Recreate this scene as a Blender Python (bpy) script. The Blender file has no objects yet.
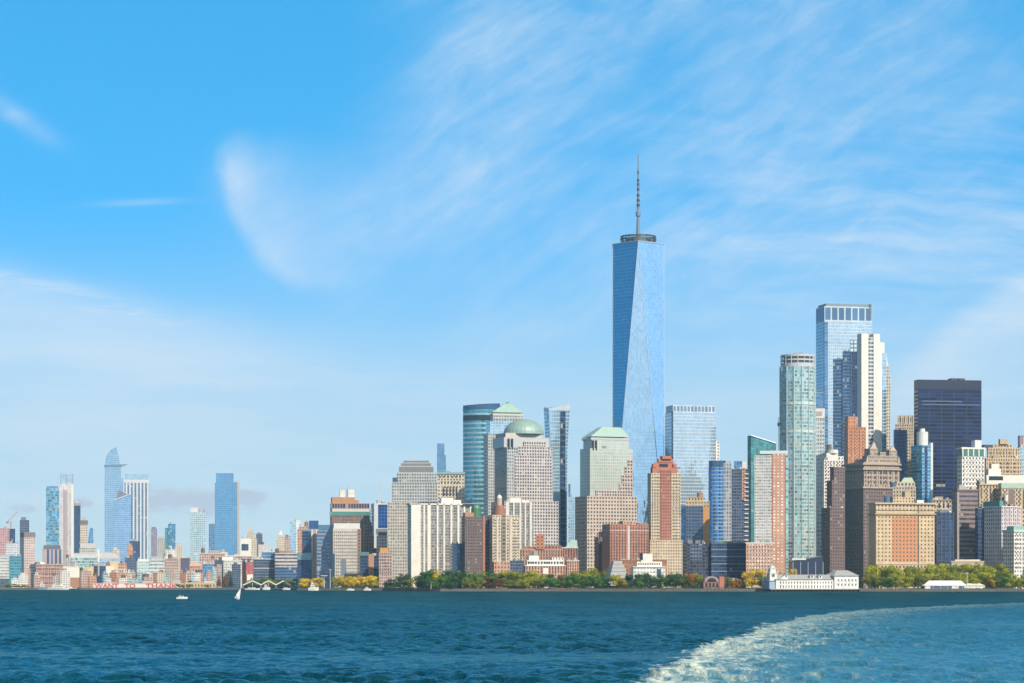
import bpy, math, random
import numpy as np
from mathutils import Vector
R = math.radians
random.seed(7)
rng = np.random.default_rng(7)

# ------------------------------------------------------------------ camera, sky, sun, exposure
F, CX, YH, CAMZ = 2600.0, 512.0, 585.0, 6.0        # focal length in pixels, principal column, horizon row, eye height
scn = bpy.context.scene
COL = scn.collection
cam_d = bpy.data.cameras.new('camera')
cam_d.sensor_fit = 'HORIZONTAL'; cam_d.sensor_width = 36.0
cam_d.lens = 36.0 * F / 1024.0
cam_d.shift_y = (YH - 341.5) / 1024.0
cam_d.clip_start = 1.0; cam_d.clip_end = 60000.0
cam = bpy.data.objects.new('camera', cam_d); COL.objects.link(cam)
cam.location = (0, 0, CAMZ); cam.rotation_euler = (R(90), 0, 0)
scn.camera = cam
scn.view_settings.view_transform = 'Standard'
scn.view_settings.look = 'None'
scn.view_settings.exposure = 0.5
scn.view_settings.gamma = 1.0
scn.view_settings.use_curve_mapping = False
scn.cycles.max_bounces = 6
scn.cycles.volume_bounces = 0
scn.cycles.use_denoising = True
scn.render.film_transparent = False

SUN_AZ, SUN_EL = 36.0, 40.0      # degrees to the right of straight behind the viewer, and above the horizon
sun_dir = Vector((math.sin(R(SUN_AZ)) * math.cos(R(SUN_EL)), -math.cos(R(SUN_AZ)) * math.cos(R(SUN_EL)), math.sin(R(SUN_EL))))
sd = bpy.data.lights.new('sun', 'SUN'); sd.energy = 4.8; sd.angle = R(0.5); sd.color = (1.0, 0.885, 0.71)
so = bpy.data.objects.new('sun', sd); COL.objects.link(so)
so.rotation_euler = sun_dir.to_track_quat('Z', 'Y').to_euler()
so.location = (800, -800, 900)

class E:
    """Small wrapper that writes arithmetic as Math nodes."""
    def __init__(s, nt, v): s.nt, s.v = nt, v
    def _m(s, op, *a, clamp=False):
        n = s.nt.nodes.new('ShaderNodeMath'); n.operation = op; n.use_clamp = clamp
        for i, x in enumerate(a):
            x = x.v if isinstance(x, E) else x
            if isinstance(x, (int, float)): n.inputs[i].default_value = float(x)
            else: s.nt.links.new(x, n.inputs[i])
        return E(s.nt, n.outputs[0])
    def __add__(s, o): return s._m('ADD', s, o)
    __radd__ = __add__
    def __sub__(s, o): return s._m('SUBTRACT', s, o)
    def __rsub__(s, o): return s._m('SUBTRACT', o, s)
    def __mul__(s, o): return s._m('MULTIPLY', s, o)
    __rmul__ = __mul__
    def __truediv__(s, o): return s._m('DIVIDE', s, o)
    def pow(s, o): return s._m('POWER', s, o)
    def abs(s): return s._m('ABSOLUTE', s)
    def floor(s): return s._m('FLOOR', s)
    def fract(s): return s._m('FRACT', s)
    def exp(s): return s._m('EXPONENT', s)
    def sqrt(s): return s._m('SQRT', s)
    def lt(s, o): return s._m('LESS_THAN', s, o)
    def gt(s, o): return s._m('GREATER_THAN', s, o)
    def min(s, o): return s._m('MINIMUM', s, o)
    def max(s, o): return s._m('MAXIMUM', s, o)
    def clamp(s): return s._m('ADD', s, 0.0, clamp=True)
    def ss(s, a, b):                       # smoothstep from a to b (either order)
        n = s.nt.nodes.new('ShaderNodeMapRange'); n.interpolation_type = 'SMOOTHSTEP'
        s.nt.links.new(s.v, n.inputs[0])
        lo, hi, o0, o1 = (a, b, 0.0, 1.0) if a < b else (b, a, 1.0, 0.0)
        for i, q in enumerate((lo, hi, o0, o1)): n.inputs[1 + i].default_value = q
        return E(s.nt, n.outputs[0])

def vec(nt, x, y, z=0.0):
    n = nt.nodes.new('ShaderNodeCombineXYZ')
    for i, q in enumerate((x, y, z)):
        q = q.v if isinstance(q, E) else q
        if isinstance(q, (int, float)): n.inputs[i].default_value = q
        else: nt.links.new(q, n.inputs[i])
    return n.outputs[0]

def noise(nt, v, scale=1.0, detail=4.0, rough=0.55, dist=0.0, dims='3D'):
    n = nt.nodes.new('ShaderNodeTexNoise'); n.noise_dimensions = dims
    nt.links.new(v, n.inputs['Vector'])
    n.inputs['Scale'].default_value = scale; n.inputs['Detail'].default_value = detail
    n.inputs['Roughness'].default_value = rough; n.inputs['Distortion'].default_value = dist
    return E(nt, n.outputs[0])

def mixc(nt, f, a, b, blend='MIX'):
    n = nt.nodes.new('ShaderNodeMix'); n.data_type = 'RGBA'; n.blend_type = blend
    for i, q in ((0, f), (6, a), (7, b)):
        q = q.v if isinstance(q, E) else q
        if isinstance(q, (int, float)): n.inputs[i].default_value = q
        elif isinstance(q, (tuple, list)): n.inputs[i].default_value = (*q, 1.0)[:4]
        else: nt.links.new(q, n.inputs[i])
    return n.outputs[2]

def build_world():
    w = bpy.data.worlds.new('World'); scn.world = w; w.use_nodes = True
    nt = w.node_tree; nt.nodes.clear(); L = nt.links
    out = nt.nodes.new('ShaderNodeOutputWorld'); bg = nt.nodes.new('ShaderNodeBackground')
    L.new(bg.outputs[0], out.inputs[0]); bg.inputs[1].default_value = 0.071
    tc = nt.nodes.new('ShaderNodeTexCoord'); sep = nt.nodes.new('ShaderNodeSeparateXYZ')
    L.new(tc.outputs['Generated'], sep.inputs[0])
    x, y, z = (E(nt, sep.outputs[i]) for i in range(3))
    side = E(nt, None)._m('ARCTAN2', x, y)
    west = side.ss(-.32, -.75) * side.ss(-2.3, -1.8)      # unseen left-hand sky darkened to deepen the tower's left facet
    sky = nt.nodes.new('ShaderNodeTexSky'); sky.sky_type = 'NISHITA'; sky.sun_disc = False
    sky.sun_elevation = R(SUN_EL); sky.sun_rotation = R(180 - SUN_AZ)
    sky.altitude = 0; sky.air_density = 1.0; sky.dust_density = 0.6; sky.ozone_density = 2.5
    # the deep blue of this clear autumn sky sits low: look the sky up higher than the true elevation
    nv = nt.nodes.new('ShaderNodeVectorMath'); nv.operation = 'NORMALIZE'
    L.new(vec(nt, x, y, z.max(0) * 1.5 + 0.36), nv.inputs[0]); L.new(nv.outputs[0], sky.inputs[0])
    hs = nt.nodes.new('ShaderNodeHueSaturation'); L.new((west * 1.5 + 1.38).v, hs.inputs['Saturation'])
    hs.inputs['Hue'].default_value = 0.479
    L.new(((3.2 - z.ss(.24, .75) * 2.5) * (1 - west * .54)).v, hs.inputs['Value'])      # the zenith is darker than the lower sky
    L.new(sky.outputs[0], hs.inputs['Color'])
    # azimuth and elevation in units of 1/2600 rad
    az = E(nt, None)._m('ARCTAN2', x, y) * F + CX
    el = YH - E(nt, None)._m('ARCSINE', z) * F
    ax, ay = az, el
    P = vec(nt, ax, ay)
    warp = noise(nt, P, 1 / 170, 3, .5) - 0.5
    warp2 = noise(nt, vec(nt, ax + 900, ay), 1 / 170, 3, .5) - 0.5
    wx, wy = ax + warp * 46, ay + warp2 * 46
    s = wx * 0.86 - wy * 0.50; t = wx * 0.50 + wy * 0.86           # cirrus combed up towards the right
    st = noise(nt, vec(nt, s / 330, t / 48), 1, 7, .62)
    st2 = noise(nt, vec(nt, s / 90 + 7, t / 13), 1, 4, .6)
    soft = noise(nt, P, 1 / 150, 4, .55)
    h = wx / 420; sb = noise(nt, vec(nt, h, wy / 46), 1, 6, .6)       # flatter streaks
    mott = noise(nt, vec(nt, s / 120, t / 62), 1, 8, .68, .4)
    big = noise(nt, vec(nt, s / 420 + 3.3, t / 190), 1, 4, .55)
    cir = big.ss(.22, .62) * (mott.ss(.28, .78) * .50 + st.ss(.36, .72) * .24 + st2.ss(.34, .74) * mott * .30 + soft * .16) + st.ss(.50, .78) * .22
    m1 = (wx + wy * .12).ss(330, 500) * wy.ss(440, 250) * (ax * .5 + ay * .2).ss(720, 300)
    f1 = cir * m1 * .72
    hz = noise(nt, vec(nt, (wx + wy * .25) / 300, (wy - wx * .10) / 40), 1, 6, .62)
    f1 = f1 + hz.ss(.42, .76) * ax.ss(560, 760) * wy.ss(60, 150) * wy.ss(420, 300) * .27
    # curled hook of cirrus left of centre, its tail spreading to the right
    fw = noise(nt, vec(nt, ax / 34, ay / 34), 1, 4, .6) - .5
    dx, dy = wx - 338 + fw * 34, wy - 168 + fw * 20
    d = (dx * dx + dy * dy).sqrt()
    f2 = d.ss(131, 103) * ((d - 118) / 68).exp() * dx.ss(80, -70) * dy.ss(-34, 12) * (mott * .6 + st2 * .35 + .16) * .74
    k0 = (((ax - 238) / 26).pow(2) + ((ay - 190) / 26).pow(2)) * -1
    f2 = f2 + k0.exp() * (mott * .8) * .40
    k9 = (((wx - 380) / 120).pow(2) + ((wy - 215 + (wx - 380) * .06) / 52).pow(2)) * -1
    f2 = f2 + k9.exp() * (mott * .9 + .1) * .40
    # bank low on the left
    e3 = wy - (265 + ax * .17)
    f3 = e3.ss(-12, 50) * ax.ss(520, 60) * e3.ss(230, 40) * (sb * .6 + .38) * .72
    f3b = e3.ss(8, 24) * e3.ss(44, 26) * sb.ss(.5, .66) * ax.ss(280, 120) * .55
    # wisps on the right
    e4 = wy - (395 - (ax - 850) * .66)
    f4 = e4.ss(-14, 16) * e4.ss(150, 20) * ax.ss(840, 930) * (st * .8 + .2) * .55
    f4b = sb.ss(.42, .72) * ax.ss(620, 800) * wy.ss(120, 200) * wy.ss(400, 300) * .34
    # veil along the horizon
    f5 = ay.ss(300, 430) * (sb.ss(.36, .7) * .34)
    # small wisps at upper left
    k1 = (((ax - 24) / 34).pow(2) + (((ay - 130) - (ax - 24) * .55) / 11).pow(2)) * -1
    f6 = k1.exp() * st2 * .5
    k2 = (((ax - 142) / 42).pow(2) + ((ay - 209 + (ax - 142) * .06) / 3.5).pow(2)) * -1
    f6 = f6 + k2.exp() * .22
    dens = (f1 + f2 + f3 + f3b + f4 + f4b + f5 + f6).min(.93).max(0)
    dens = dens + side.ss(.30, .8) * side.ss(2.1, 1.5) * (mott * .6 + .3) * z.ss(.6, .25)     # unseen pale cloud added on the right to whiten the tower's right facet
    dens = dens.min(.95) * z.ss(-.01, .0)
    # pale air low over the horizon
    veil = (ay.ss(190, 480) * .80 + ay.ss(430, 590) * .2) * (1 - west * .75)
    c0 = mixc(nt, veil, hs.outputs[0], (6.1, 7.8, 8.55))
    c1 = mixc(nt, dens, c0, (7.6, 8.6, 9.6))
    # small grey cumulus far off over the left-hand towers
    lump = noise(nt, vec(nt, ax / 44, ay / 20), 1, 5, .6)
    g = (((ax - 195) / 70).pow(2) + ((ay - 503) / 20).pow(2)) * -1
    g2 = (((ax - 15) / 40).pow(2) + ((ay - 512) / 9).pow(2)) * -1
    g3 = (((ax - 82) / 20).pow(2) + ((ay - 503) / 9).pow(2)) * -1
    g4 = (((ax - 250) / 24).pow(2) + ((ay - 496) / 7).pow(2)) * -1
    cu = ((g.exp() + g2.exp() * .7 + g3.exp() * .7 + g4.exp() * .7) * 1.15 + (lump - .5) * 2.0 - .5).ss(.0, .5) * .85
    c2 = mixc(nt, cu, c1, (5.3, 6.1, 7.4))
    L.new(c2, bg.inputs[0])
build_world()

# ------------------------------------------------------------------ materials
def principled(name):
    m = bpy.data.materials.new(name); m.use_nodes = True
    nt = m.node_tree
    return m, nt, nt.nodes['Principled BSDF']

_fg = None
def facade_group():
    global _fg
    if _fg: return _fg
    g = bpy.data.node_groups.new('facade_pattern', 'ShaderNodeTree'); _fg = g
    itf = g.interface
    for n, ty in (('Wall', 'NodeSocketColor'), ('Glass', 'NodeSocketColor'), ('W', 'NodeSocketFloat'), ('H', 'NodeSocketFloat'),
                  ('Rough', 'NodeSocketFloat'), ('Metal', 'NodeSocketFloat'), ('Var', 'NodeSocketFloat'), ('Lite', 'NodeSocketFloat')):
        itf.new_socket(n, in_out='INPUT', socket_type=ty)
    itf.new_socket('BSDF', in_out='OUTPUT', socket_type='NodeSocketShader')
    L = g.links
    gi = g.nodes.new('NodeGroupInput'); go = g.nodes.new('NodeGroupOutput')
    uv = g.nodes.new('ShaderNodeUVMap'); sp = g.nodes.new('ShaderNodeSeparateXYZ'); L.new(uv.outputs[0], sp.inputs[0])
    u, v = E(g, sp.outputs[0]), E(g, sp.outputs[1])
    I = {s.name: s for s in gi.outputs}
    mask = (u.fract() - .5).abs().lt(E(g, I['W']) * .5) * (v.fract() - .5).abs().lt(E(g, I['H']) * .5)
    wn = g.nodes.new('ShaderNodeTexWhiteNoise'); wn.noise_dimensions = '3D'
    oi = g.nodes.new('ShaderNodeObjectInfo')
    L.new(vec(g, u.floor() + .13, v.floor() + .37, E(g, oi.outputs['Random']) * 50), wn.inputs['Vector'])
    rnd = E(g, wn.outputs['Value'])
    wsp = g.nodes.new('ShaderNodeSeparateXYZ'); L.new(wn.outputs['Color'], wsp.inputs[0])
    r1, r2, r3 = (E(g, wsp.outputs[i]) for i in range(3))
    tco = g.nodes.new('ShaderNodeTexCoord')
    big = noise(g, tco.outputs['Object'], 1 / 26, 3, .5)
    fine = noise(g, tco.outputs['Object'], 1 / 3.0, 3, .6)
    shade = (rnd - .5) * E(g, I['Var']) * 2.6 + 1
    shade = shade * ((big - .5) * E(g, I['Var']) * 3.2 + 1)
    gc = mixc(g, 1.0, I['Glass'], vec(g, shade, shade, shade), 'MULTIPLY')
    lite = r1.lt(E(g, I['Lite']))
    gc = mixc(g, lite * .45, gc, (.55, .55, .5))
    streak = noise(g, vec(g, u * 1.7, v * .12, E(g, oi.outputs['Random']) * 9), 1, 4, .6)
    ws = (big * .36 + .82) * (fine * .3 + .85) * ((r3 - .5) * .22 + 1) * (streak * .5 + .75)
    wc = mixc(g, 1.0, I['Wall'], vec(g, ws, ws, ws), 'MULTIPLY')
    col = mixc(g, mask, wc, gc)
    b = g.nodes.new('ShaderNodeBsdfPrincipled')
    L.new(col, b.inputs['Base Color'])
    L.new((mask * E(g, I['Rough']) + (1 - mask) * .75).v, b.inputs['Roughness'])
    L.new((mask * E(g, I['Metal']) * (1 - lite)).v, b.inputs['Metallic'])
    geo = g.nodes.new('ShaderNodeNewGeometry')
    ad = g.nodes.new('ShaderNodeVectorMath'); ad.operation = 'ADD'
    k = mask * .011
    L.new(geo.outputs['Normal'], ad.inputs[0]); L.new(vec(g, (r1 - .5) * k, (r2 - .5) * k, (r3 - .5) * k), ad.inputs[1])
    nn = g.nodes.new('ShaderNodeVectorMath'); nn.operation = 'NORMALIZE'; L.new(ad.outputs[0], nn.inputs[0])
    L.new(nn.outputs[0], b.inputs['Normal'])
    L.new(b.outputs[0], go.inputs[0])
    return g

def fac(name, wall, glass, w=.5, h=.55, rough=.15, metal=.35, var=.3, lite=.05):
    m = bpy.data.materials.new(name); m.use_nodes = True; nt = m.node_tree; nt.nodes.clear()
    o = nt.nodes.new('ShaderNodeOutputMaterial'); g = nt.nodes.new('ShaderNodeGroup'); g.node_tree = facade_group()
    nt.links.new(g.outputs[0], o.inputs[0])
    gr = sum(wall) / 3; wall = tuple(.76 * (gr + (c - gr) * .84) for c in wall)
    for k, q in (('Wall', (*wall, 1)), ('Glass', (*glass, 1)), ('W', w), ('H', h), ('Rough', rough), ('Metal', metal), ('Var', var), ('Lite', lite)):
        g.inputs[k].default_value = q
    return m

_plain = {}
def plain(col, rough=.7, metal=0.0, vary=.25, scale=.25):
    gr = sum(col) / 3; col = tuple(round(.76 * (gr + (c - gr) * .88), 4) for c in col); key = (col, rough, metal, vary, scale)
    if key in _plain: return _plain[key]
    m, nt, b = principled('coat_%d' % len(_plain))
    tc = nt.nodes.new('ShaderNodeTexCoord')
    n = noise(nt, tc.outputs['Object'], scale, 5, .6) * vary * 2 + (1 - vary)
    nt.links.new(mixc(nt, 1.0, col, vec(nt, n, n, n), 'MULTIPLY'), b.inputs['Base Color'])
    b.inputs['Roughness'].default_value = rough; b.inputs['Metallic'].default_value = metal
    _plain[key] = m
    return m

# ------------------------------------------------------------------ object helpers
def tag(o, label=None, cat=None, group=None, kind=None):
    if label: o['label'] = label
    if cat: o['category'] = cat
    if group: o['group'] = group
    if kind: o['kind'] = kind
    return o

def empty(name, loc, rz=0.0):
    o = bpy.data.objects.new(name, None); COL.objects.link(o)
    o.location = loc; o.rotation_euler = (0, 0, rz); o.empty_display_size = 2
    return o

class MB:
    def __init__(s): s.v, s.f, s.uv, s.mi, s.sm = [], [], [], [], []
    def face(s, pts, uv=None, mi=0, smooth=False):
        i = len(s.v); s.v += [tuple(p) for p in pts]
        s.f.append(tuple(range(i, i + len(pts)))); s.uv += uv or [(.01, .01)] * len(pts); s.mi.append(mi); s.sm.append(smooth)
    def frustum(s, bot, top, bay=3.0, flo=3.6, mi=0, cap=0, smooth=False, wrap=False):
        """side walls between two rings of points (counter-clockwise), plus the caps; UVs count bays and storeys"""
        n = len(bot); per = 0.0
        for i in range(n):
            j = (i + 1) % n
            a, b, c, d = bot[i], bot[j], top[j], top[i]
            Ln = math.dist(a[:2], b[:2])
            H = ((c[2] - b[2]) + (d[2] - a[2])) / 2
            nf = max(1, round(abs(H) / flo))
            if wrap: u0, u1 = per / bay, (per + Ln) / bay
            else: u0, u1 = 0, max(1, round(Ln / bay))
            per += Ln
            s.face([a, b, c, d], [(u0, 0), (u1, 0), (u1, nf), (u0, nf)], mi, smooth)
        s.face(list(top), None, cap); s.face(list(bot)[::-1], None, cap)
        return s
    def box(s, x0, x1, y0, y1, z0, z1, bay=3.0, flo=3.6, mi=0, cap=0):
        q = lambda z: [(x0, y0, z), (x1, y0, z), (x1, y1, z), (x0, y1, z)]
        return s.frustum(q(z0), q(z1), bay, flo, mi, cap)
    def cyl(s, cx, cy, r0, r1, z0, z1, n=16, bay=3.0, flo=3.6, mi=0, cap=0, sq=1.0):
        q = lambda r, z: [(cx + r * math.cos(2 * math.pi * i / n), cy + sq * r * math.sin(2 * math.pi * i / n), z) for i in range(n)]
        return s.frustum(q(r0, z0), q(r1, z1), bay, flo, mi, cap, smooth=n > 10, wrap=True)
    def tube(s, p, q, r, n=6, mi=0):
        p, q = Vector(p), Vector(q); d = (q - p).normalized()
        a = d.orthogonal().normalized(); b = d.cross(a)
        r0, r1 = (r, r) if isinstance(r, (int, float)) else r
        ring = lambda c, rr: [tuple(c + a * rr * math.cos(2 * math.pi * i / n) + b * rr * math.sin(2 * math.pi * i / n)) for i in range(n)]
        A, B = ring(p, r0), ring(q, r1)
        for i in range(n):
            j = (i + 1) % n; s.face([A[i], A[j], B[j], B[i]], None, mi)
        s.face(B, None, mi); s.face(A[::-1], None, mi)
        return s
    def mesh(s, name, mats):
        me = bpy.data.meshes.new(name); me.from_pydata(s.v, [], s.f)
        l = me.uv_layers.new(name='UVMap')
        l.data.foreach_set('uv', np.array(s.uv, dtype=np.float32).ravel())
        me.polygons.foreach_set('material_index', s.mi)
        me.polygons.foreach_set('use_smooth', s.sm)
        for m in (mats if isinstance(mats, (list, tuple)) else [mats]): me.materials.append(m)
        me.update()
        return me
    def build(s, name, mats, parent=None):
        o = bpy.data.objects.new(name, s.mesh(name, mats)); COL.objects.link(o)
        if parent: o.parent = parent
        return o

GROUND = 2.5
def X_at(px, Y): return (px - CX) * Y / F
def Z_at(py, Y): return CAMZ + (YH - py) * Y / F
def seen(px): return (px - CX) / F

ROOFG = plain((.30, .29, .28)); UNITS = [plain((.45, .44, .42)), plain((.26, .25, .25)), plain((.38, .30, .25)), plain((.60, .60, .58))]
class Building:
    """A building whose near left corner stands at column xc and distance Y; its front runs right to column xr,
    its left flank back to column xl.  Local x runs along the front, local y back into the depth."""
    def __init__(s, name, label, xl, xc, xr, Y, cat='building', rot=None, depth=None, group=None, z0=None):
        s.Y = Y; s.z0 = (GROUND - .3) if z0 is None else z0
        if rot is None: rot = 18.0 if xl < xc - .5 else -math.degrees(math.atan(seen((xc + xr) / 2)))
        r = R(rot); s.r = r
        s.Xc = X_at(xc, Y); s.cr, s.sr = math.cos(r), math.sin(r)
        s.root = empty(name, (s.Xc, Y, 0), r)
        tag(s.root, label, cat, group)
        s.W = s.sx(xr)
        if depth: s.D = depth
        elif xl < xc - .5:
            ul = seen(xl); s.D = (s.Xc - ul * Y) / (s.sr + ul * s.cr)
            if s.D < 8 or s.D > 140: s.D = min(max(s.D, 8), 140)
        else: s.D = min(max(s.W * .8, 18), 40)
        s.xc, s.xr = xc, xr
    def sx(s, px, y=0.0):
        u = seen(px); return (u * (s.Y + y * s.cr) - s.Xc + y * s.sr) / (s.cr - u * s.sr)
    def z(s, py, front=0.0): return Z_at(py, s.Y + front)
    def box(s, part, yt, mat, yb=None, px0=None, px1=None, f=0.0, b=0.0, l=0.0, bay=3.2, flo=3.8, roof=None, label=None, d=None):
        """a block of the building: top row yt, bottom row yb (None = ground); f/b/l inset the front, back and left flank in metres"""
        x0 = l if px0 is None else s.sx(px0, f); x1 = s.W - l if px1 is None else s.sx(px1, f)
        y0, y1 = f, (f + d if d else s.D - b)
        z1 = s.z(yt); z0 = s.z0 if yb is None else s.z(yb)
        o = MB().box(x0, x1, y0, y1, z0, z1, bay, flo, 0, 1).build(part, [mat, roof or ROOFG], s.root)
        if label: o['label'] = label
        if roof is None and part in ('wall', 'shaft') and x1 - x0 > 7:
            rr = random.Random(int(s.Xc * 13 + yt * 7)); k = s.Y / 2600
            for i in range(rr.choice((2, 3, 4))):
                w = rr.uniform(.07, .2) * (x1 - x0); xa = rr.uniform(x0 + .5, x1 - w - .5); ya = y0 + rr.uniform(.04, .5) * (y1 - y0)
                MB().box(xa, xa + w, ya, ya + rr.uniform(.12, .3) * (y1 - y0), z1 - .05, z1 + rr.uniform(.8, 3.0) * k).build('roof_unit', rr.choice(UNITS), s.root)
        return o
    def ledge(s, yt, mat, h=1.2, proud=.7, px0=None, px1=None, part='cornice', f=0.0):
        x0 = 0 if px0 is None else s.sx(px0, f); x1 = s.W if px1 is None else s.sx(px1, f)
        z1 = s.z(yt)
        return MB().box(x0 - proud, x1 + proud, f - proud, s.D - f + proud, z1 - h, z1).build(part, mat, s.root)
    def frust(s, part, yb, yt, mat, bot, top, **k):
        """frustum between footprints bot and top = (px0, px1, y0, y1)"""
        q = lambda a, z: [(s.sx(a[0], a[2]), a[2], z), (s.sx(a[1], a[2]), a[2], z), (s.sx(a[1], a[2]), a[3], z), (s.sx(a[0], a[2]), a[3], z)]
        return MB().frustum(q(bot, s.z(yb)), q(top, s.z(yt)), **k).build(part, mat, s.root)
    def piers(s, n, yt, yb, mat, w=1.6, proud=.5, px0=None, px1=None, part='pier', f=0.0):
        x0 = 0 if px0 is None else s.sx(px0); x1 = s.W if px1 is None else s.sx(px1)
        z0 = s.z0 if yb is None else s.z(yb)
        me = MB().box(-w / 2, w / 2, -proud, -.003, z0, s.z(yt)).mesh(part, mat)
        for i in range(n):
            o = bpy.data.objects.new(part, me); COL.objects.link(o); o.parent = s.root
            o.location = (x0 + (x1 - x0) * i / (n - 1), f, 0)
    def tank(s, px, yb, yt, r=2.0, mat=None, part='water_tank', y=8.0, cone=True):
        z0, z1 = s.z(yb), s.z(yt); x = s.sx(px, y); m = MB()
        zz = z0 + (z1 - z0) * (.78 if cone else 1)
        m.cyl(x, y, r, r, z0, zz, 12)
        if cone: m.cyl(x, y, r * 1.06, .1, zz + .01, z1, 12)
        return m.build(part, mat or plain((.18, .11, .07)), s.root)
    def mast(s, px, yb, yt, r=.5, mat=None, part='antenna', y=6.0):
        return MB().tube((s.sx(px, y), y, s.z(yb)), (s.sx(px, y), y, s.z(yt)), (r, r * .5)).build(part, mat or plain((.55, .56, .58)), s.root)
    def windows(s, nx, ny, yt, yb, mat, w=.45, h=.5, px0=None, px1=None, f=0.0, limit=100):
        """individual windows set in the front wall; the ones past the limit go in one piece"""
        x0 = 0 if px0 is None else s.sx(px0); x1 = s.W if px1 is None else s.sx(px1)
        zb, zt = s.z(yb), s.z(yt); bw, bh = (x1 - x0) / nx, (zt - zb) / ny
        W2, H2 = bw * w / 2, bh * h / 2
        me = MB().box(-W2, W2, -.06, .1, -H2, H2).mesh('window', mat)
        spots = [(x0 + (i + .5) * bw, zb + (j + .5) * bh) for j in range(ny - 1, -1, -1) for i in range(nx)]
        have = sum(1 for c in s.root.children if c.name.split('.')[0] == 'window')
        k = max(0, min(limit - have, len(spots)))
        for x, zc in spots[:k]:
            o = bpy.data.objects.new('window', me); COL.objects.link(o); o.parent = s.root; o.location = (x, f, zc)
        if spots[k:]:
            m = MB()
            for x, zc in spots[k:]: m.box(x - W2, x + W2, f - .06, f + .1, zc - H2, zc + H2)
            tag(m.build('window_rows', mat, s.root), kind='stuff')
    def clutter(s, y, n=3, seed=0, mat=None, h=(2, 5)):
        rr = random.Random(seed + int(s.Xc * 7)); z = s.z(y)
        for i in range(n):
            w = rr.uniform(.08, .25) * s.W; x = rr.uniform(.05, .9) * s.W - 0; x = min(x, s.W - w - .5)
            y0 = rr.uniform(.1, .5) * s.D
            MB().box(x, x + w, y0, y0 + rr.uniform(.15, .35) * s.D, z - .1, z + rr.uniform(*h)).build('roof_unit', mat or plain((.42, .41, .40)), s.root)

# palette ------------------------------------------------------------
WHITE = plain((.76, .73, .67)); CREAM = plain((.70, .62, .47)); STONE = plain((.50, .47, .42)); DARK = plain((.05, .055, .07), .5)
COPPER = plain((.25, .43, .38), .6); TEALROOF = plain((.06, .30, .31), .6); BRICK = plain((.42, .15, .08)); TAN = plain((.52, .38, .22))
STEEL = plain((.45, .48, .52), .4, .5); SLATE = plain((.16, .18, .22)); RUST = plain((.40, .19, .10)); NAVY = plain((.02, .035, .09), .3)
PALE = plain((.62, .66, .68)); GREENT = plain((.05, .20, .11), .5); ORANGE = plain((.62, .29, .07)); PINK = plain((.55, .35, .30))
GLASSDK = plain((.03, .045, .07), .12, .3, .1)
GLASSBL = plain((.06, .16, .30), .12, .5, .1)
WINDK = plain((.045, .05, .065), .15, .2, .3, .08)
WINBR = plain((.10, .075, .065), .2, .1, .3, .08)
M = dict(
    beige=fac('beige_masonry', (.55, .44, .30), (.06, .07, .09), .45, .5),
    tan=fac('tan_masonry', (.58, .42, .24), (.07, .07, .08), .42, .5),
    white=fac('white_masonry', (.74, .72, .68), (.08, .09, .12), .45, .5),
    grey=fac('grey_stone', (.50, .48, .44), (.10, .12, .15), .5, .5),
    greyg=fac('grey_grid', (.47, .47, .46), (.14, .19, .23), .62, .6, lite=.02),
    brick=fac('red_brick', (.42, .17, .10), (.09, .08, .09), .42, .5),
    brown=fac('brown_brick', (.27, .17, .13), (.07, .07, .09), .42, .5),
    purple=fac('mauve_brick', (.19, .125, .12), (.06, .06, .08), .5, .5),
    pink=fac('pink_brick', (.55, .36, .30), (.10, .10, .13), .5, .5),
    salmon=fac('salmon_brick', (.58, .30, .19), (.13, .12, .13), .45, .5),
    cream=fac('cream_masonry', (.66, .57, .43), (.12, .11, .11), .5, .5),
    blue=fac('blue_curtain', (.14, .26, .42), (.10, .28, .52), .86, .72, .08, .7, .25, .0),
    deep=fac('deep_blue_curtain', (.05, .075, .13), (.02, .06, .16), .86, .72, .08, .45, .4, .02),
    pblue=fac('pale_blue_curtain', (.44, .56, .66), (.38, .60, .76), .9, .8, .08, .75, .15, .0),
    teal=fac('teal_curtain', (.12, .30, .36), (.06, .30, .38), .86, .75, .08, .7, .3, .06),
    green=fac('green_curtain', (.42, .54, .54), (.22, .40, .42), .82, .66, .1, .65, .6, .15),
    sea=fac('sea_green_curtain', (.08, .26, .28), (.10, .36, .38), .88, .7, .1, .65, .3, .04),
    navy=fac('navy_curtain', (.006, .016, .056), (.006, .017, .074), 1.0, .62, .2, .25, .5, .006),
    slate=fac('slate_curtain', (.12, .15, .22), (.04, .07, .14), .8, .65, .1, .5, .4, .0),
    dark=fac('dark_glass', (.06, .06, .09), (.03, .045, .09), .8, .7, .1, .5, .6, .03),
)

# ------------------------------------------------------------------ water and land
WAKE = [(5.5, 120), (7.6, 159), (13.2, 208), (19.4, 251.6), (28, 312), (39, 390), (58, 503), (86, 624), (126, 743), (170, 867), (330, 1230)]
def wake_fields(x, y):
    """signed distance to the wake's left edge (positive inside) """
    best = np.full(x.shape, 1e9); sgn = np.zeros(x.shape)
    for (ax, ay), (bx, by) in zip(WAKE[:-1], WAKE[1:]):
        dx, dy = bx - ax, by - ay
        t = np.clip(((x - ax) * dx + (y - ay) * dy) / (dx * dx + dy * dy), 0, 1)
        d = np.hypot(x - ax - t * dx, y - ay - t * dy)
        side = (x - ax) * dy - (y - ay) * dx
        m = d < best
        best = np.where(m, d, best); sgn = np.where(m, np.sign(side), sgn)
    return best * sgn

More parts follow.
